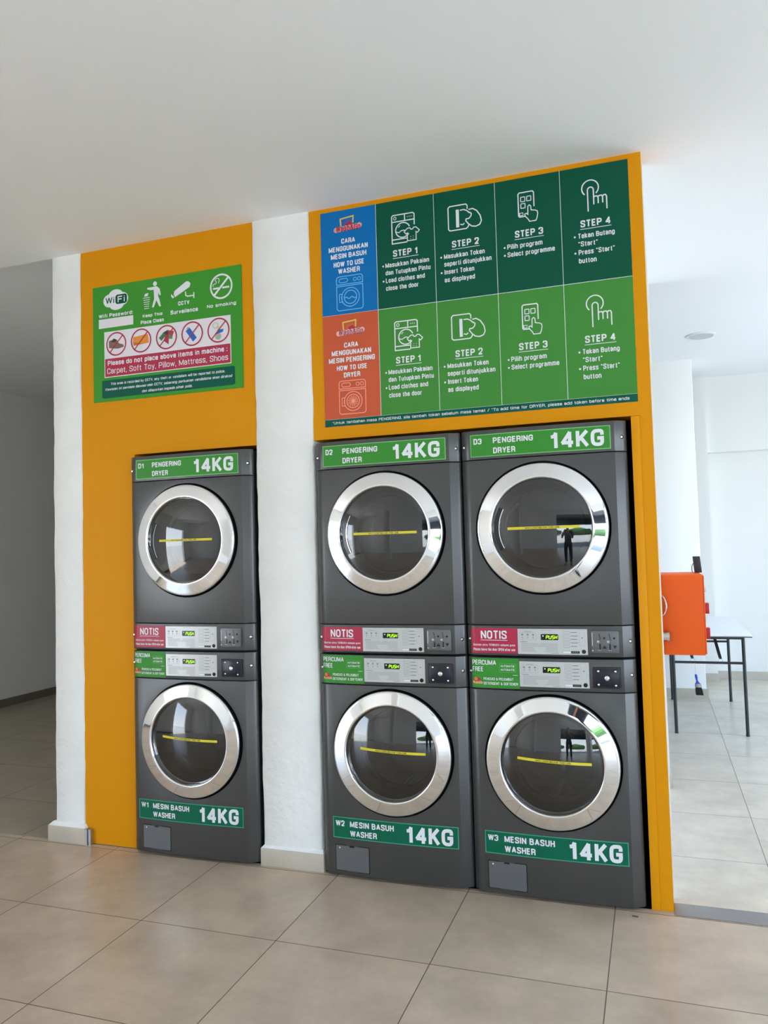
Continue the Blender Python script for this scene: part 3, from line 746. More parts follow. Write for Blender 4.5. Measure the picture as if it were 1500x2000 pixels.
for i in range(3): make_washer(i + 1, MX[i], WL[i]); make_dryer(i + 1, MX[i], DL[i])

# ------------------------------------------------------------------ posters
def flatmap(y): return lambda u, v, h: (u, y - h, v)
def board(name, x0, x1, z0, z1, m, label):
    bm = bmesh.new(); box(bm, x0, x1, -.0035, -.0006, z0, z1); o = mobj(name, bm, m); tag(o, label, 'poster'); return o
P2 = board('instruction_poster', -.8645, .5225, 2.0335, 3.0475, LWHITE, 'large green poster of four washer and dryer steps above the two right machine stacks')
PM = flatmap(-.0035)
def cell(name, x0, x1, z0, z1, m, label=None):
    a = Art([]); a.rect(x0, x1, z0, z1, m, .0006); o = a.build(name, PM, P2)
    if label: o['label'] = label
    return o
g = .0012
cx = [-.8645, -.588, -.312, -.035, .244, .5225]; rz = [3.0475, 2.5545, 2.0675]
def washer_icon(a, x0, x1, y0, y1, ysplit, m, dryer=False, h=.0014):
    w_ = .0036; r = .012
    a.stroke([(x0, ysplit + .003)] + [(x0, y1 - r)] + [(x0 + r - r * math.cos(t * PI / 8), y1 - r + r * math.sin(t * PI / 8)) for t in range(1, 5)] + [(x1 - r + r * math.sin(t * PI / 8), y1 - r + r * math.cos(t * PI / 8)) for t in range(0, 5)] + [(x1, ysplit + .003)], w_, m, h, True)
    a.stroke([(x0, ysplit - .005), (x1, ysplit - .005), (x1, y0 + r)] + [(x1 - r + r * math.cos(t * PI / 8), y0 + r - r * math.sin(t * PI / 8)) for t in range(1, 5)] + [(x0 + r - r * math.sin(t * PI / 8), y0 + r - r * math.cos(t * PI / 8)) for t in range(0, 5)], w_, m, h, True)
    yt = (y1 + ysplit) / 2 + .001; a.rrect(x0 + .013, x0 + .056, yt - .009, yt + .009, .0088, w_ * .9, m, h)
    for q in (.038, .017): a.ring(x1 - q, yt, .0078, w_ * .8, m, h, n=20)
    c = ((x0 + x1) / 2 + .003, (y0 + ysplit) / 2); a.ring(c[0], c[1], .044, w_, m, h); a.ring(c[0], c[1], .031, w_, m, h)
    a.rrect(c[0] - .055, c[0] - .042, c[1] - .020, c[1] + .018, .002, w_ * .9, m, h)
    if dryer:
        for k in range(12):
            t = math.radians(30 * k); a.stroke([(c[0] + .006 * math.cos(t), c[1] + .006 * math.sin(t)), (c[0] + .018 * math.cos(t + .12), c[1] + .018 * math.sin(t + .12)), (c[0] + .025 * math.cos(t + .45), c[1] + .025 * math.sin(t + .45))], .003, m, h)
        a.disc(c[0], c[1], .006, m, h)
    else: a.stroke([(c[0] - .029 + .0058 * i, c[1] - .003 + .0045 * math.sin(i * 1.25)) for i in range(11)], w_, m, h)
def shop_logo(a, x, y, m_script, m_out, h=.0014):
    fr = mat('print_yellow_gold', (222, 190, 90), .45)
    a.stroke([(x - .034, y + .002), (x - .036, y + .038), (x + .028, y + .044), (x + .026, y + .012)], .0065, fr, h)
    a.poly([(x - .022, y + .004), (x - .024, y + .029), (x + .016, y + .031), (x + .018, y + .006)], mat('print_slate', (70, 84, 150), .5) if m_script is RED else mat('print_rust', (196, 96, 56), .5), h)
    a.poly([(x - .012, y - .002), (x - .006, y + .014), (x + .010, y + .022), (x + .024, y + .012), (x + .034, y + .000)], RED, h + .0003)
    for i in range(8): a.disc(x - .058 + .0166 * i, y - .012 + .001 * i, .0125, m_out, h + .0006)
    a.text('Wash&Go', x - .060, x + .062, y - .022, y + .004, m_script, h + .0010, .02, .1)
def header(z_top, m, icon_m, lines, ys, icon, script, out, dryer):
    o = cell('header_cell', cx[0], cx[1] - g, z_top[1] + (g if not dryer else 0), z_top[0], m)
    a = Art([]); shop_logo(a, -.727, icon[4], script, out)
    o2 = a.build('shop_logo', PM, o)
    a = Art([])
    for (t, xa, xb), (ya, yb) in zip(lines, ys): a.text(t, xa, xb, ya, yb, LWHITE, .0014, .03)
    a.build('lettering', PM, o)
    a = Art([]); washer_icon(a, -.790, -.660, icon[0], icon[1], icon[2], icon_m, dryer); a.build('machine_icon', PM, o)
    return o
header((rz[0], rz[1]), PBLUE, LBLUE, [('CARA', -.761, -.692), ('MENGGUNAKAN', -.825, -.630), ('MESIN BASUH', -.815, -.638), ('HOW TO USE', -.802, -.650), ('WASHER', -.780, -.672)],
       [(2.888, 2.912), (2.853, 2.877), (2.819, 2.843), (2.780, 2.804), (2.747, 2.771)], (2.573, 2.733, 2.692, 0, 2.968), RED, mat('print_pale_pink', (226, 160, 160), .5), False)
header((rz[1], rz[2]), PRED, LPINK, [('CARA', -.760, -.690), ('MENGGUNAKAN', -.823, -.628), ('MESIN PENGERING', -.838, -.610), ('HOW TO USE', -.799, -.649), ('DRYER', -.765, -.684)],
       [(2.397, 2.421), (2.363, 2.387), (2.329, 2.353), (2.292, 2.315), (2.258, 2.281)], (2.088, 2.242, 2.203, 0, 2.478), mat('print_mauve', (150, 80, 110), .5), mat('print_blush', (236, 176, 170), .5), True)
def icon1(a, x, y, m=LWHITE, h=.0014):       # machine with a shirt in front; x,y = lower left of the icon
    w_ = .005
    a.stroke([(x + .072, y), (x, y), (x, y + .004)], w_, m, h); a.stroke([(x, y + .018), (x + .072, y + .018)], w_, m, h)
    a.stroke([(x, y), (x, y + .125), (x + .006, y + .131), (x + .100, y + .131), (x + .107, y + .125), (x + .107, y + .075)], w_, m, h)
    a.stroke([(x, y + .100), (x + .107, y + .100)], w_, m, h); a.stroke([(x + .062, y + .100), (x + .062, y + .131)], w_, m, h)
    a.ring(x + .015, y + .116, .0065, .003, m, h, n=14)
    for q in (.075, .084, .093): a.disc(x + q, y + .116, .0022, m, h, n=10)
    c = (x + .052, y + .058); a.ring(c[0], c[1], .034, w_, m, h, 20, 325)
    a.stroke([(c[0] - .032, c[1] - .006), (c[0] - .018, c[1] - .010), (c[0] - .006, c[1] - .002), (c[0] + .006, c[1] - .002), (c[0] + .014, c[1] - .006)], w_ * .8, m, h)
    a.stroke([(c[0] - .022, c[1] + .014), (c[0] - .012, c[1] + .023)], w_ * .6, m, h)
    s = [(.058, .048), (.074, .062), (.086, .062), (.090, .055), (.098, .055), (.103, .062), (.114, .062), (.130, .046), (.121, .036), (.114, .041), (.114, .004), (.073, .004), (.073, .040), (.067, .036)]
    a.stroke([(x + p, y + q) for p, q in s], w_ * .85, m, h, True)
    for p, q in ((.088, .012), (.100, .012), (.088, .022), (.100, .022)): a.disc(x + p, y + q, .0016, m, h, n=8)
def icon2(a, x, y, m=LWHITE, h=.0014):       # token pushed into the slot by a hand
    w_ = .005
    a.stroke([(x + .088, y + .088), (x + .088, y + .104), (x + .082, y + .111), (x + .008, y + .111), (x + .001, y + .104), (x + .001, y + .008), (x + .008, y + .001), (x + .082, y + .001), (x + .090, y + .008), (x + .094, y + .018)], w_, m, h)
    a.rect(x + .036, x + .050, y + .012, y + .092, m, h)
    a.stroke([(x + .055, y + .087), (x + .072, y + .088), (x + .086, y + .081), (x + .098, y + .068)], w_, m, h)
    a.stroke([(x + .055, y + .024), (x + .066, y + .020), (x + .074, y + .026)], w_, m, h)
    a.stroke([(x + .094, y + .084), (x + .112, y + .086), (x + .130, y + .074), (x + .145, y + .050), (x + .150, y + .026), (x + .142, y + .010), (x + .124, y + .004), (x + .106, y + .008), (x + .092, y + .020), (x + .080, y + .036), (x + .082, y + .044), (x + .094, y + .044), (x + .104, y + .054), (x + .106, y + .064), (x + .098, y + .072)], w_, m, h)
def icon3(a, x, y, m=LWHITE, h=.0014):       # keypad with a pressing hand
    w_ = .0048
    a.stroke([(x + .028, y + .028), (x + .004, y + .028), (x, y + .034), (x, y + .128), (x + .005, y + .134), (x + .062, y + .134), (x + .067, y + .128), (x + .067, y + .066)], w_, m, h)
    for p, q in ((.020, .105), (.046, .105), (.020, .076)): a.rrect(x + p - .009, x + p + .009, y + q - .011, y + q + .009, .002, w_ * .75, m, h)
    a.rect(x + .002, x + .020, y + .032, y + .046, m, h); a.rect(x + .006, x + .018, y + .035, y + .043, PGREEND if y > 2.6 else PGREEN, h + .0004)
    s = [(.040, .048), (.041, .070), (.047, .075), (.053, .070), (.054, .052), (.062, .050), (.072, .048), (.080, .043), (.082, .032), (.078, .014), (.073, .003), (.046, .003), (.040, .014), (.027, .030), (.027, .038), (.034, .040), (.040, .034)]
    a.stroke([(x + p, y + q) for p, q in s], w_ * .85, m, h, True)
def icon4(a, x, y, m=LWHITE, h=.0014):       # finger on a round button
    w_ = .005
    a.ring(x + .035, y + .100, .034, w_, m, h, -48, 228)
    a.stroke([(x + .024, y + .001), (x + .024, y + .092)] + [(x + .036 - .012 * math.cos(t), y + .092 + .012 * math.sin(t)) for t in (0.5, 1.1, 1.57, 2.1, 2.7)] + [(x + .048, y + .092), (x + .048, y + .028)], w_, m, h)
    for p0, p1, d in ((.048, .066, .030), (.066, .084, .030), (.084, .100, .002)):
        a.stroke([(x + p0, y + .056), (x + p0 + .004, y + .062), (x + p1 - .004, y + .062), (x + p1, y + .055), (x + p1, y + d)], w_, m, h)
STEP = [('STEP 1', -.509, -.391), ('STEP 2', -.233, -.111), ('STEP 3', .047, .168), ('STEP 4', .323, .446)]
TXT = [[('Masukkan Pakaian', -.547, -.340, 0), ('dan Tutupkan Pintu', -.547, -.335, 1), ('Load clothes and', -.547, -.362, 2), ('close the door', -.547, -.392, 3)],
       [('Masukkan Token', -.271, -.087, 0), ('seperti ditunjukkan', -.271, -.058, 1), ('Insert Token', -.271, -.136, 2), ('as displayed', -.271, -.134, 3)],
       [('Pilih program', .012, .163, 0), ('Select programme', .012, .214, 1)],
       [('Tekan Butang', .311, .460, 0), ('\u201cStart\u201d', .311, .391, 1), ('Press \u201cStart\u201d', .311, .458, 2), ('button', .311, .383, 3)]]
BUL = [(-.559, (0, 2)), (-.285, (0, 2)), (-.0005, (0, 1)), (.297, (0, 2))]
ICON = [(icon1, -.511, 2.848), (icon2, -.247, 2.864), (icon3, .066, 2.848), (icon4, .333, 2.851)]
def tline(a, t, x0, x1, base, m, bold=.022, H=.0215):
    """set a line on its baseline; H = cap height"""
    lo = base - (H * .27 if any(c in DESC for c in t) else 0); a.text(t, x0, x1, lo, base + H, m, .0014, bold)
for row, (dz, m) in enumerate(((0, PGREEND), (-.4915, PGREEN))):
    for c in range(4):
        o = cell('step_cell', cx[c + 1] + g, cx[c + 2] - (g if c < 3 else 0), rz[row + 1] + (g if row == 0 else 0), rz[row] - (g if row else 0), m)
        a = Art([]); fn, ix, iy = ICON[c]; fn(a, ix, iy + dz); a.build('step_icon', PM, o)
        a = Art([]); t, xa, xb = STEP[c]; a.text(t, xa, xb, 2.788 + dz, 2.818 + dz, LWHITE, .0014, .03); a.rect(xa - .002, xb + .002, 2.779 + dz, 2.7815 + dz, LWHITE, .0014)
        for t, xa, xb, k in TXT[c]: tline(a, t, xa, xb, 2.742 - [0, .0345, .070, .106][k] + dz, LWHITE)
        for k in BUL[c][1]: a.disc(BUL[c][0] + .001, 2.751 - [0, .0345, .070, .106][k] + dz, .0042, LWHITE, .0014, n=14)
        a.build('lettering', PM, o)
o = cell('footer_strip', cx[0], cx[5], 2.0335, 2.0665, PFOOT, 'dark green footer strip')
a = Art([]); a.text('*Untuk tambahan masa PENGERING, sila tambah token sebelum masa tamat / *To add time for DRYER, please add token before time ends', -.828, .490, 2.0405, 2.0565, LWHITE, .0014, .016); a.build('lettering', PM, o)

# small notice board on the left
P1 = board('house_rules_poster', -2.171, -1.290, 2.2625, 2.8705, SGREEN, 'smaller green house rules poster with wifi, litter, camera and no smoking signs above D1')
def pic(name, draw):
    a = Art([]); draw(a); return a.build(name, PM, P1)
def wifi(a):
    for x, y, rx, ry in ((-2.026, 2.812, .046, .034), (-2.068, 2.790, .036, .034), (-1.985, 2.792, .036, .034), (-2.022, 2.768, .046, .031), (-2.026, 2.790, .06, .034)): a.disc(x, y, rx, LWHITE, .0006, ry=ry)
    a.text('Wi', -2.090, -2.036, 2.775, 2.808, PGREEND, .0010, .02)
    a.rfill(-2.030, -1.957, 2.766, 2.817, .014, PGREEND, .0010); a.rrect(-2.030, -1.955, 2.765, 2.818, .015, .0035, LWHITE, .0012)
    a.text('Fi', -2.014, -1.970, 2.775, 2.808, LWHITE, .0014, .02)
    a.text('Wifi Password:', -2.134, -1.921, 2.704, 2.724, LWHITE, .0008, .045)
    a.rect(-2.134, -1.920, 2.649, 2.697, WHITEP, .0008)
pic('wifi_sign', wifi)
def litter(a):
    m = LWHITE; h = .0008
    a.disc(-1.786, 2.842, .0115, m, h, ry=.012)
    a.poly([(-1.833, 2.819), (-1.832, 2.826), (-1.800, 2.827), (-1.775, 2.828), (-1.758, 2.812), (-1.752, 2.780), (-1.760, 2.779), (-1.766, 2.796), (-1.768, 2.775), (-1.762, 2.762), (-1.752, 2.722), (-1.762, 2.722), (-1.779, 2.756), (-1.795, 2.722), (-1.806, 2.722), (-1.792, 2.765), (-1.794, 2.812), (-1.812, 2.812)], m, h)
    for i in range(6):
        y = 2.778 - .011 * i; w_ = .034 - .002 * i; a.rect(-1.838 - w_ * .62, -1.838 + w_ * .62, y - .0045, y, m, h)
    for i in range(4): a.stroke([(-1.856 + .012 * i, 2.779), (-1.852 + .009 * i, 2.718)], .002, SGREEN, h + .0004)
    a.poly([(-1.853, 2.783), (-1.846, 2.797), (-1.826, 2.800), (-1.830, 2.784)], m, h)
    a.text('Keep This', -1.863, -1.744, 2.671, 2.692, m, h, .045); a.text('Place Clean', -1.875, -1.736, 2.642, 2.661, m, h, .045)
pic('litter_sign', litter)
def cctv(a):
    m = LWHITE; h = .0008
    a.poly([(-1.676, 2.771), (-1.668, 2.757), (-1.583, 2.798), (-1.577, 2.815), (-1.590, 2.828), (-1.603, 2.828), (-1.672, 2.788)], m, h)
    a.poly([(-1.690, 2.776), (-1.683, 2.768), (-1.672, 2.757), (-1.682, 2.752), (-1.692, 2.764)], m, h)
    a.stroke([(-1.607, 2.778), (-1.606, 2.758), (-1.596, 2.752), (-1.562, 2.752)], .006, m, h); a.rect(-1.562, -1.556, 2.738, 2.768, m, h)
    a.text('CCTV', -1.651, -1.585, 2.711, 2.732, m, h, .045); a.text('Surveilance', -1.696, -1.537, 2.670, 2.691, m, h, .045)
pic('camera_sign', cctv)
def smoke(a):
    m = LWHITE; h = .0008; x, y = -1.403, 2.776
    a.ring(x, y, .059, .009, m, h); a.stroke([(x - .040, y - .041), (x + .040, y + .041)], .010, m, h)
    a.rect(x - .046, x - .012, y - .012, y - .003, m, h); a.rect(x + .006, x + .045, y - .012, y - .003, m, h)
    a.stroke([(x - .046, y + .004), (x - .044, y + .014), (x - .030, y + .017), (x - .026, y + .026), (x - .034, y + .034), (x - .028, y + .042), (x - .014, y + .042), (x - .010, y + .030), (x - .016, y + .018)], .0035, m, h)
    a.text('No smoking', -1.485, -1.321, 2.671, 2.693, m, h, .045)
pic('no_smoking_sign', smoke)
def banned(a):
    a.rect(-2.101, -1.354, 2.388, 2.628, WHITEP, .0006); a.rect(-2.097, -1.358, 2.392, 2.486, RED, .0010)
    xs = [-2.026, -1.874, -1.722, -1.572, -1.422]; y = 2.559; h = .0012
    br = mat('print_brown', (128, 96, 84), .5); dk = mat('print_dark_brown', (62, 48, 44), .5); og = mat('print_pillow_orange', (226, 140, 40), .5); bl = mat('print_blue_mat', (30, 96, 190), .5)
    a.poly([(xs[0] - .045, y - .018), (xs[0] - .046, y + .018), (xs[0] - .036, y + .022), (xs[0] - .016, y + .024), (xs[0] + .004, y + .022), (xs[0] + .016, y + .002), (xs[0] + .044, y - .008), (xs[0] + .046, y - .020), (xs[0] + .010, y - .026)], br, h)
    a.poly([(xs[0] - .032, y + .012), (xs[0] - .016, y + .030), (xs[0] + .002, y + .022), (xs[0] - .004, y + .010)], dk, h + .0002)
    a.poly([(xs[1] - .046, y - .022), (xs[1] - .048, y + .022), (xs[1] + .042, y + .030), (xs[1] + .046, y - .016)], og, h)
    a.poly([(xs[1] - .046, y - .022), (xs[1] - .048, y - .002), (xs[1] + .010, y - .018)], mat('print_amber', (196, 112, 34), .5), h + .0002)
    for p, c in (([(-.046, .000), (-.018, .026), (-.002, .010), (-.030, -.016)], (70, 120, 80)), ([(-.018, .026), (.006, .036), (.016, .014), (-.002, .010)], (58, 40, 46)), ([(.006, .036), (.046, .026), (.034, .000), (.014, .012)], (170, 60, 60)),
                 ([(-.004, .012), (.016, .014), (.012, -.038), (-.018, -.016)], (176, 40, 80)), ([(.014, .012), (.036, .000), (.034, -.012), (.012, -.010)], (96, 140, 90)), ([(-.030, .010), (-.016, .022), (-.010, .008)], (220, 196, 90))):
        a.poly([(xs[2] + q[0], y + q[1]) for q in p], mat('print_%d_%d' % (c[0], c[1]), c, .5), h)
    a.poly([(xs[3] - .038, y + .018), (xs[3] - .014, y + .032), (xs[3] + .026, y - .022), (xs[3] + .004, y - .040)], bl, h); a.poly([(xs[3] - .034, y + .026), (xs[3] - .026, y + .036), (xs[3] - .014, y + .034), (xs[3] - .022, y + .024)], PRINTL, h + .0002)
    a.poly([(xs[4] - .006, y + .002), (xs[4] + .028, y + .004), (xs[4] + .024, y - .010), (xs[4] - .014, y - .020)], bl, h + .0002)
    a.ring(xs[4] - .018, y + .026, .014, .006, mat('print_cream', (200, 200, 170), .5), h, n=20); a.disc(xs[4] - .002, y - .030, .017, mat('print_sage', (168, 178, 160), .5), h, n=16); a.disc(xs[4] + .002, y + .010, .010, mat('print_cream', (200, 200, 170), .5), h, n=12)
    for x in xs: a.ring(x, y, .0585, .0072, RED, h + .0006, ry=.0585); a.stroke([(x - .040, y - .042), (x + .040, y + .042)], .0062, RED, h + .0006)
    a.text('Please do not place above items in machine :', -2.080, -1.374, 2.443, 2.475, LWHITE, .0014, .028)
    a.text('Carpet, Soft Toy, Pillow, Mattress, Shoes', -2.084, -1.371, 2.399, 2.435, LWHITE, .0014, .0)
pic('banned_items_panel', banned)
def warn(a):
    a.rfill(-2.118, -1.335, 2.281, 2.374, .010, PFOOT, .0006)
    a.text('This area is recorded by CCTV, any theft or vandalism will be reported to police.', -2.064, -1.390, 2.343, 2.360, LWHITE, .0010, .018)
    a.text('Kawasan ini sentiasa diawasi oleh CCTV, sebarang perbuatan vandalisme akan direkod', -2.097, -1.352, 2.316, 2.333, LWHITE, .0010, .018, .2)
    a.text('dan dilaporkan kepada pihak polis.', -1.873, -1.576, 2.288, 2.305, LWHITE, .0010, .018, .2)
pic('camera_warning_panel', warn)

# ------------------------------------------------------------------ right side: cabinet, table, brush, lamp
ORC = mat('orange_cabinet_paint', (230, 92, 22), .5, spec=.25)
cab = empty('wall_cabinet', (.5865, 1.25, .836), 'bright orange metal cabinet fixed to the white wall behind the orange wall edge', 'cabinet')
bm = bmesh.new(); bevbox(bm, 0, .214, 0, .40, 0, .438, .004); mobj('cabinet_body', bm, ORC, cab, 40)
bm = bmesh.new(); bevbox(bm, .2145, .222, .006, .394, .006, .432, .002); mobj('cabinet_door', bm, ORC, cab, 40)
bm = bmesh.new(); polytube(bm, [(.004, -.002, .325), (.014, -.016, .312), (.022, -.022, .290), (.024, -.024, .268), (.021, -.022, .246), (.013, -.016, .226), (.004, -.002, .216)], .004); mobj('handle', bm, CHROME, cab, 60)
bm = bmesh.new(); tube(bm, (.000, -.03, .105), (.024, -.03, .105), .022, 24); tube(bm, (.022, -.03, .105), (.033, -.03, .105), .027, 24); mobj('lock_knob', bm, mat('satin_nickel', (190, 186, 176), .3, metal=.9), cab, 40)
for z in (.242, .104):
    bm = bmesh.new(); bevbox(bm, .222, .250, .14, .20, z - .029, z + .029, .002); q = mobj('red_latch', bm, mat('latch_red', (176, 30, 48), .4), cab, 40)
bm = bmesh.new(); tube(bm, (.222, .16, .345), (.236, .16, .345), .014, 16); mobj('door_knob', bm, mat('knob_white', (214, 214, 210), .4), cab, 40)
dv = empty('charger_box', (.7935, 1.50, 1.2745), 'small black upright box with a thin cable on top of the orange cabinet', 'device')
bm = bmesh.new(); bevbox(bm, -.020, .020, -.012, .012, 0, .094, .003)
for v in bm.verts: v.co.x -= v.co.z * .08
mobj('case', bm, mat('charger_black', (40, 40, 42), .5), dv, 40)
bm = bmesh.new(); polytube(bm, [(-.014, 0, .060), (-.026, 0, .052), (-.033, 0, .035), (-.033, 0, .014), (-.030, .004, .0022)], .0022, 6); mobj('cable', bm, mat('cable_grey', (70, 70, 74), .5), dv, 60)

LEGM = mat('table_leg_black', (52, 56, 60), .4, metal=.3)
tb = empty('folding_table', (.935, 3.73, 0), 'white topped folding table with thin black metal legs standing behind the orange cabinet', 'table')
bm = bmesh.new(); bevbox(bm, -.335, .275, -.76, .76, .738, .757, .006, 3); mobj('tabletop', bm, mat('table_white', (236, 236, 240), .35), tb, 40)
bm = bmesh.new(); box(bm, -.337, .277, -.762, .762, .736, .744); mobj('edge_band', bm, mat('edge_grey', (84, 88, 92), .5), tb)
for sx in (-.27, .225):
    for sy in (-.67, .665):
        bm = bmesh.new(); tube(bm, (sx, sy, .004), (sx - .002, sy * 1.0, .737), .0125, 14); bmesh.ops.create_cone(bm, cap_ends=True, segments=14, radius1=.0145, radius2=.0135, depth=.012, matrix=Matrix.Translation((sx, sy, .006))); mobj('leg', bm, LEGM, tb, 40)
for sy in (-.67, .665):
    bm = bmesh.new(); tube(bm, (-.27, sy, .537), (.225, sy, .537), .0095, 12); tube(bm, (-.27, sy, .722), (.225, sy, .722), .0095, 12); mobj('cross_rail', bm, LEGM, tb, 40)
for sx, r in ((-.147, 0), (.050, 0)):
    bm = bmesh.new()
    p0 = Vector((sx - .022, -.55, .735)); p1 = Vector((sx + .012, -.662, .565))
    d = (p1 - p0); n_ = Vector((1, 0, .1)).normalized() * .011; q = d.normalized().cross(n_).normalized() * .003
    vs = [bm.verts.new(p + a * n_ + b * q) for p in (p0, p1) for a, b in ((-1, -1), (1, -1), (1, 1), (-1, 1))]
    for f in ((0, 1, 2, 3), (7, 6, 5, 4), (0, 4, 5, 1), (1, 5, 6, 2), (2, 6, 7, 3), (3, 7, 4, 0)): bm.faces.new([vs[i] for i in f])
    bo = mobj('folding_brace', bm, LEGM, tb)
    bm = bmesh.new(); polytube(bm, [(sx + .004, -.662, .572), (sx - .004, -.668, .550), (sx - .006, -.679, .529), (sx + .030, -.679, .529), (sx + .028, -.668, .550), (sx + .020, -.662, .572)], .0016, 6); mobj('brace_loop', bm, ALU, bo, 60)
# brush hanging on a string from the front rail
br = empty('paint_brush', (.815, 3.045, .300), 'blue handled paint brush with black bristles hanging on a string under the table', 'brush')
bm = bmesh.new(); polytube(bm, [(-.002, .012, .2485), (0, .003, .222), (.001, .002, .195), (.002, .001, .162), (.003, 0, .148)], .0012, 6); mobj('string', bm, mat('string_cream', (214, 206, 180), .8), br, 60)
def taperbar(secs, m, name):
    bm = bmesh.new(); rows = []
    for x, z, w_, d in secs: rows.append([bm.verts.new((x + a * w_ / 2, b * d / 2, z)) for a, b in ((-1, -.6), (-.6, -1), (.6, -1), (1, -.6), (1, .6), (.6, 1), (-.6, 1), (-1, .6))])
    for A, B in zip(rows, rows[1:]):
        for i in range(8): bm.faces.new((A[i], A[(i + 1) % 8], B[(i + 1) % 8], B[i]))
    bm.faces.new(rows[0]); bm.faces.new(rows[-1][::-1]); return mobj(name, bm, m, br, 50)
taperbar([(.003, .150, .010, .006), (.004, .143, .018, .009), (.006, .125, .018, .010), (.009, .105, .013, .009), (.013, .090, .022, .011), (.015, .078, .042, .012)], mat('brush_blue', (34, 70, 190), .35), 'handle')
taperbar([(.015, .079, .044, .013), (.0165, .060, .047, .014), (.018, .052, .047, .015)], mat('ferrule_grey', (150, 150, 150), .35, metal=.8), 'ferrule')
taperbar([(.018, .053, .044, .012), (.021, .025, .052, .016), (.024, .000, .054, .014), (.025, -.006, .050, .008)], mat('bristles_black', (30, 30, 34), .9), 'bristles')

lamp = empty('downlight', (1.0, 3.64, ZR), 'round recessed ceiling downlight, switched off, right of the orange wall', 'ceiling lamp')
def ldisc(name, prof, m):
    bm = bmesh.new(); n = 48; rings = [[bm.verts.new((r * math.cos(2 * PI * i / n), r * math.sin(2 * PI * i / n), z)) for i in range(n)] for r, z in prof]
    for A, B in zip(rings, rings[1:]):
        for i in range(n): bm.faces.new((A[i], A[(i + 1) % n], B[(i + 1) % n], B[i]))
    bm.faces.new(rings[-1]); bm.faces.new(rings[0][::-1]); mobj(name, bm, m, lamp, 40)
ldisc('trim_ring', [(.121, 0), (.121, -.004), (.116, -.009), (.100, -.011), (.098, -.006)], mat('lamp_trim', (224, 226, 226), .4))
ldisc('diffuser', [(.0975, -.001), (.0975, -.008), (.080, -.0095)], mat('lamp_diffuser', (190, 198, 196), .5))
bm = bmesh.new(); bevbox(bm, .572, .5985, 4.507, 4.52, 2.14, 2.277, .002); tag(mobj('wall_plate', bm, mat('plate_dark', (92, 92, 96), .5), None, 30), 'small dark upright plate on the far pillar, partly behind the orange wall edge', 'wall plate')
bm = bmesh.new(); polytube(bm, [(.420, -.082, .002), (.426, -.088, .005), (.434, -.088, .0035), (.440, -.083, .002)], .0022, 6); tag(mobj('leaf_scrap', bm, mat('scrap_brown', (74, 62, 50), .8), None, 50), 'tiny dark curled scrap on the floor tile in front of machine W3', 'litter')

# ------------------------------------------------------------------ outside, seen only in the chrome and glass
slab('ground_outside', mat('pavement', (178, 174, 166), .8, var=.06, vscale=.6), (-30, 30, -40, YB - .2, -.2, -.04), (XR + .2, 30, YB - .2, 30, -.2, -.04), (-30, XL - .2, YB - .2, 30, -.2, -.04))
slab('trim_awning', mat('awning_dark', (30, 34, 44), .8), (-1.4, 9, -11.4, YB - .2, 2.72, 2.82), (-1.4, 9, -11.45, -11.38, 1.95, 2.82))
rough_column('wall_hall_pillar', -2.3, -1.95, -5.9, -5.55, 0, ZC, .002, WHITE)
hm = mat('hedge_green', (70, 104, 52), .9, bump=1., bscale=6, var=.3, vscale=2)
for i, (hx, hy) in enumerate(((-9, -24), (-1.5, -25), (6, -24.5), (13.5, -22), (15, -14), (16, -5), (14.5, 3))):
    bm = bmesh.new(); bmesh.ops.create_icosphere(bm, subdivisions=4, radius=1)
    for v in bm.verts:
        k = 1 + .12 * math.sin(v.co.x * 7 + i) * math.cos(v.co.y * 6) + .06 * math.sin(v.co.z * 17 + i * 2) + random.uniform(-.02, .02); v.co = Vector((v.co.x * 3.2, v.co.y * 1.6, v.co.z * 1.0)) * k
        v.co.z = max(v.co.z, -.72)
    bmesh.ops.translate(bm, verts=bm.verts, vec=(0, 0, .68))
    o = mobj('hedge', bm, hm, None, 60, loc=(hx, hy, 0)); tag(o, 'rounded green hedge on the pavement outside the hall', 'hedge', 'hedges outside the hall')

# ------------------------------------------------------------------ the person taking the photograph, seen in the door glass
PF = Vector((FX.x, FX.y, 0)).normalized(); PR = Vector((PF.y, -PF.x, 0)); PO = Vector((CAMP[0], CAMP[1], 0)) - PF * .43
ps = empty('person', PO, 'person in a dark shirt holding up a phone, reflected in the glass of dryer D3', 'person', rz=math.atan2(PF.y, PF.x) - PI / 2)
def skinned(name, pts, edges, m, parent, sub=2):
    me = bpy.data.meshes.new(name); me.from_pydata([p[0] for p in pts], edges, []); o = bpy.data.objects.new(name, me); COL.objects.link(o)
    md = o.modifiers.new('s', 'SKIN'); md.use_smooth_shade = True
    for i, p in enumerate(pts):
        sv = me.skin_vertices[0].data[i]; r = p[1]; sv.radius = r if isinstance(r, tuple) else (r, r); sv.use_root = (i == 0)
    sb = o.modifiers.new('u', 'SUBSURF'); sb.levels = sub; sb.render_levels = sub
    dg = bpy.context.evaluated_depsgraph_get(); res = bpy.data.meshes.new_from_object(o.evaluated_get(dg)); bpy.data.objects.remove(o)
    res.materials.clear(); res.materials.append(m); res.polygons.foreach_set('use_smooth', [True] * len(res.polygons))
    return link(bpy.data.objects.new(name, res), parent)
SKIN = mat('skin', (176, 128, 98), .55); SHIRT = mat('dark_shirt', (44, 46, 54), .85); TROU = mat('dark_trousers', (34, 36, 42), .85); HAIR = mat('black_hair', (20, 18, 18), .6); SHOE = mat('shoe_black', (24, 24, 26), .5)
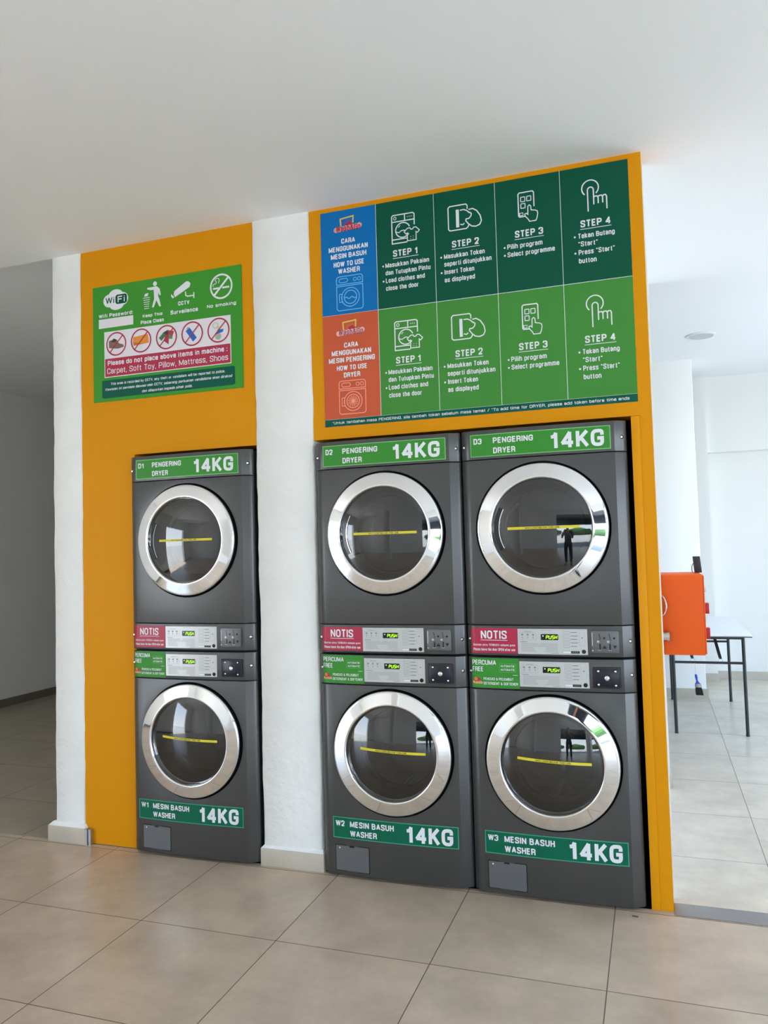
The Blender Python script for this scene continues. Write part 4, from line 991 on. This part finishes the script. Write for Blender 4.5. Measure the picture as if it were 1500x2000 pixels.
P_ = [((0, 0, .95), (.14, .10)), ((0, 0, 1.12), (.125, .09)), ((0, .005, 1.30), (.15, .10)), ((0, 0, 1.43), (.075, .06)), ((0, .012, 1.50), (.05, .052)), ((0, .030, 1.565), (.062, .075)), ((0, .030, 1.64), (.074, .092)), ((0, .020, 1.705), (.058, .074))]
E_ = [(0, 1), (1, 2), (2, 3), (3, 4), (4, 5), (5, 6), (6, 7)]
def add(p, r, a): P_.append((p, r)); E_.append((a, len(P_) - 1)); return len(P_) - 1
for sx in (-1, 1):
    a = add((sx * .15, 0, 1.395), .052, 2); a = add((sx * .195, .06, 1.27), .044, a); a = add((sx * .215, .13, 1.165), .038, a); a = add((sx * .14, .26, 1.29), .032, a); wv = add((sx * .078, .352, 1.388), (.024, .022), a)
    pm = add((sx * .056, .388, 1.432), (.030, .014), wv)
    for k in range(4):
        b = add((sx * .050, .412, 1.425 + .019 * k), .0085, pm); b = add((sx * .044, .432, 1.428 + .020 * k), .0078, b); b = add((sx * (.022 + .003 * (k % 2)), .436, 1.431 + .020 * k), .0068, b)
    b = add((sx * .040, .388, 1.405), .010, wv); add((sx * .024, .404, 1.424), .0085, b)
    a = add((sx * .088, 0, .90), .085, 0); a = add((sx * .098, .012, .70), .072, a); a = add((sx * .102, .015, .49), .052, a); a = add((sx * .106, -.005, .32), .048, a); a = add((sx * .108, -.02, .09), .034, a); add((sx * .125, .12, .035), (.036, .024), a)
skinned('body', P_, E_, SKIN, ps)
S_ = [((0, 0, .84), (.162, .122)), ((0, 0, 1.12), (.142, .108)), ((0, .005, 1.30), (.166, .116)), ((0, 0, 1.43), (.085, .072))]; SE = [(0, 1), (1, 2), (2, 3)]
for sx in (-1, 1):
    S_ += [((sx * .15, 0, 1.395), .066), ((sx * .195, .06, 1.27), .060), ((sx * .205, .095, 1.215), .056)]; n = len(S_); SE += [(2, n - 3), (n - 3, n - 2), (n - 2, n - 1)]
skinned('shirt', S_, SE, SHIRT, ps)
T_ = [((0, 0, 1.06), (.146, .110)), ((0, 0, .92), (.150, .115))]; TE = [(0, 1)]
for sx in (-1, 1):
    T_ += [((sx * .088, 0, .87), .096), ((sx * .098, .012, .70), .084), ((sx * .102, .015, .49), .068), ((sx * .106, -.005, .30), .062), ((sx * .108, -.018, .10), .056)]; n = len(T_); TE += [(1, n - 5), (n - 5, n - 4), (n - 4, n - 3), (n - 3, n - 2), (n - 2, n - 1)]
skinned('trousers', T_, TE, TROU, ps)
for sx in (-1, 1): skinned('shoe', [((sx * .108, -.055, .045), (.040, .044)), ((sx * .115, .04, .042), (.044, .038)), ((sx * .127, .155, .034), (.042, .028))], [(0, 1), (1, 2)], SHOE, ps)
def blob(name, c, r, m, cutf=None, n=3, parent=ps):
    bm = bmesh.new(); bmesh.ops.create_icosphere(bm, subdivisions=n, radius=1)
    for v in bm.verts: v.co = Vector((v.co.x * r[0] + c[0], v.co.y * r[1] + c[1], v.co.z * r[2] + c[2]))
    if cutf: bmesh.ops.delete(bm, geom=[v for v in bm.verts if cutf(v.co)], context='VERTS')
    return mobj(name, bm, m, parent, 80)
blob('hair', (0, .012, 1.665), (.084, .102, .088), HAIR, lambda p: p.z < 1.60 or (p.y > .07 and p.z < 1.69), 4)
for sx in (-1, 1):
    e = blob('eye', (sx * .030, .108, 1.632), (.013, .009, .008), mat('eye_white', (225, 225, 222), .3)); blob('iris', (0 + sx * .030, .1155, 1.632), (.006, .004, .006), HAIR, parent=e)
    blob('ear', (sx * .077, .028, 1.625), (.010, .020, .030), SKIN); blob('eyebrow', (sx * .030, .114, 1.652), (.017, .005, .004), HAIR)
blob('nose', (0, .124, 1.608), (.014, .017, .024), SKIN); blob('mouth', (0, .110, 1.578), (.024, .008, .007), mat('lips', (150, 84, 78), .5))
ph = empty('phone', Vector(CAMP) - FX * .016, 'dark phone held up by the person, reflected in the door glass', 'phone'); ph.rotation_euler = cam.matrix_world.to_euler()
bm = bmesh.new(); bevbox(bm, -.038, .038, -.115, .045, .000, .008, .003); mobj('phone_body', bm, mat('phone_black', (30, 30, 34), .3), ph, 40)
bm = bmesh.new(); box(bm, -.0355, .0355, -.112, .042, .0081, .0086); mobj('screen', bm, mat('phone_screen', (225, 230, 235), .3, emit=.8), ph)
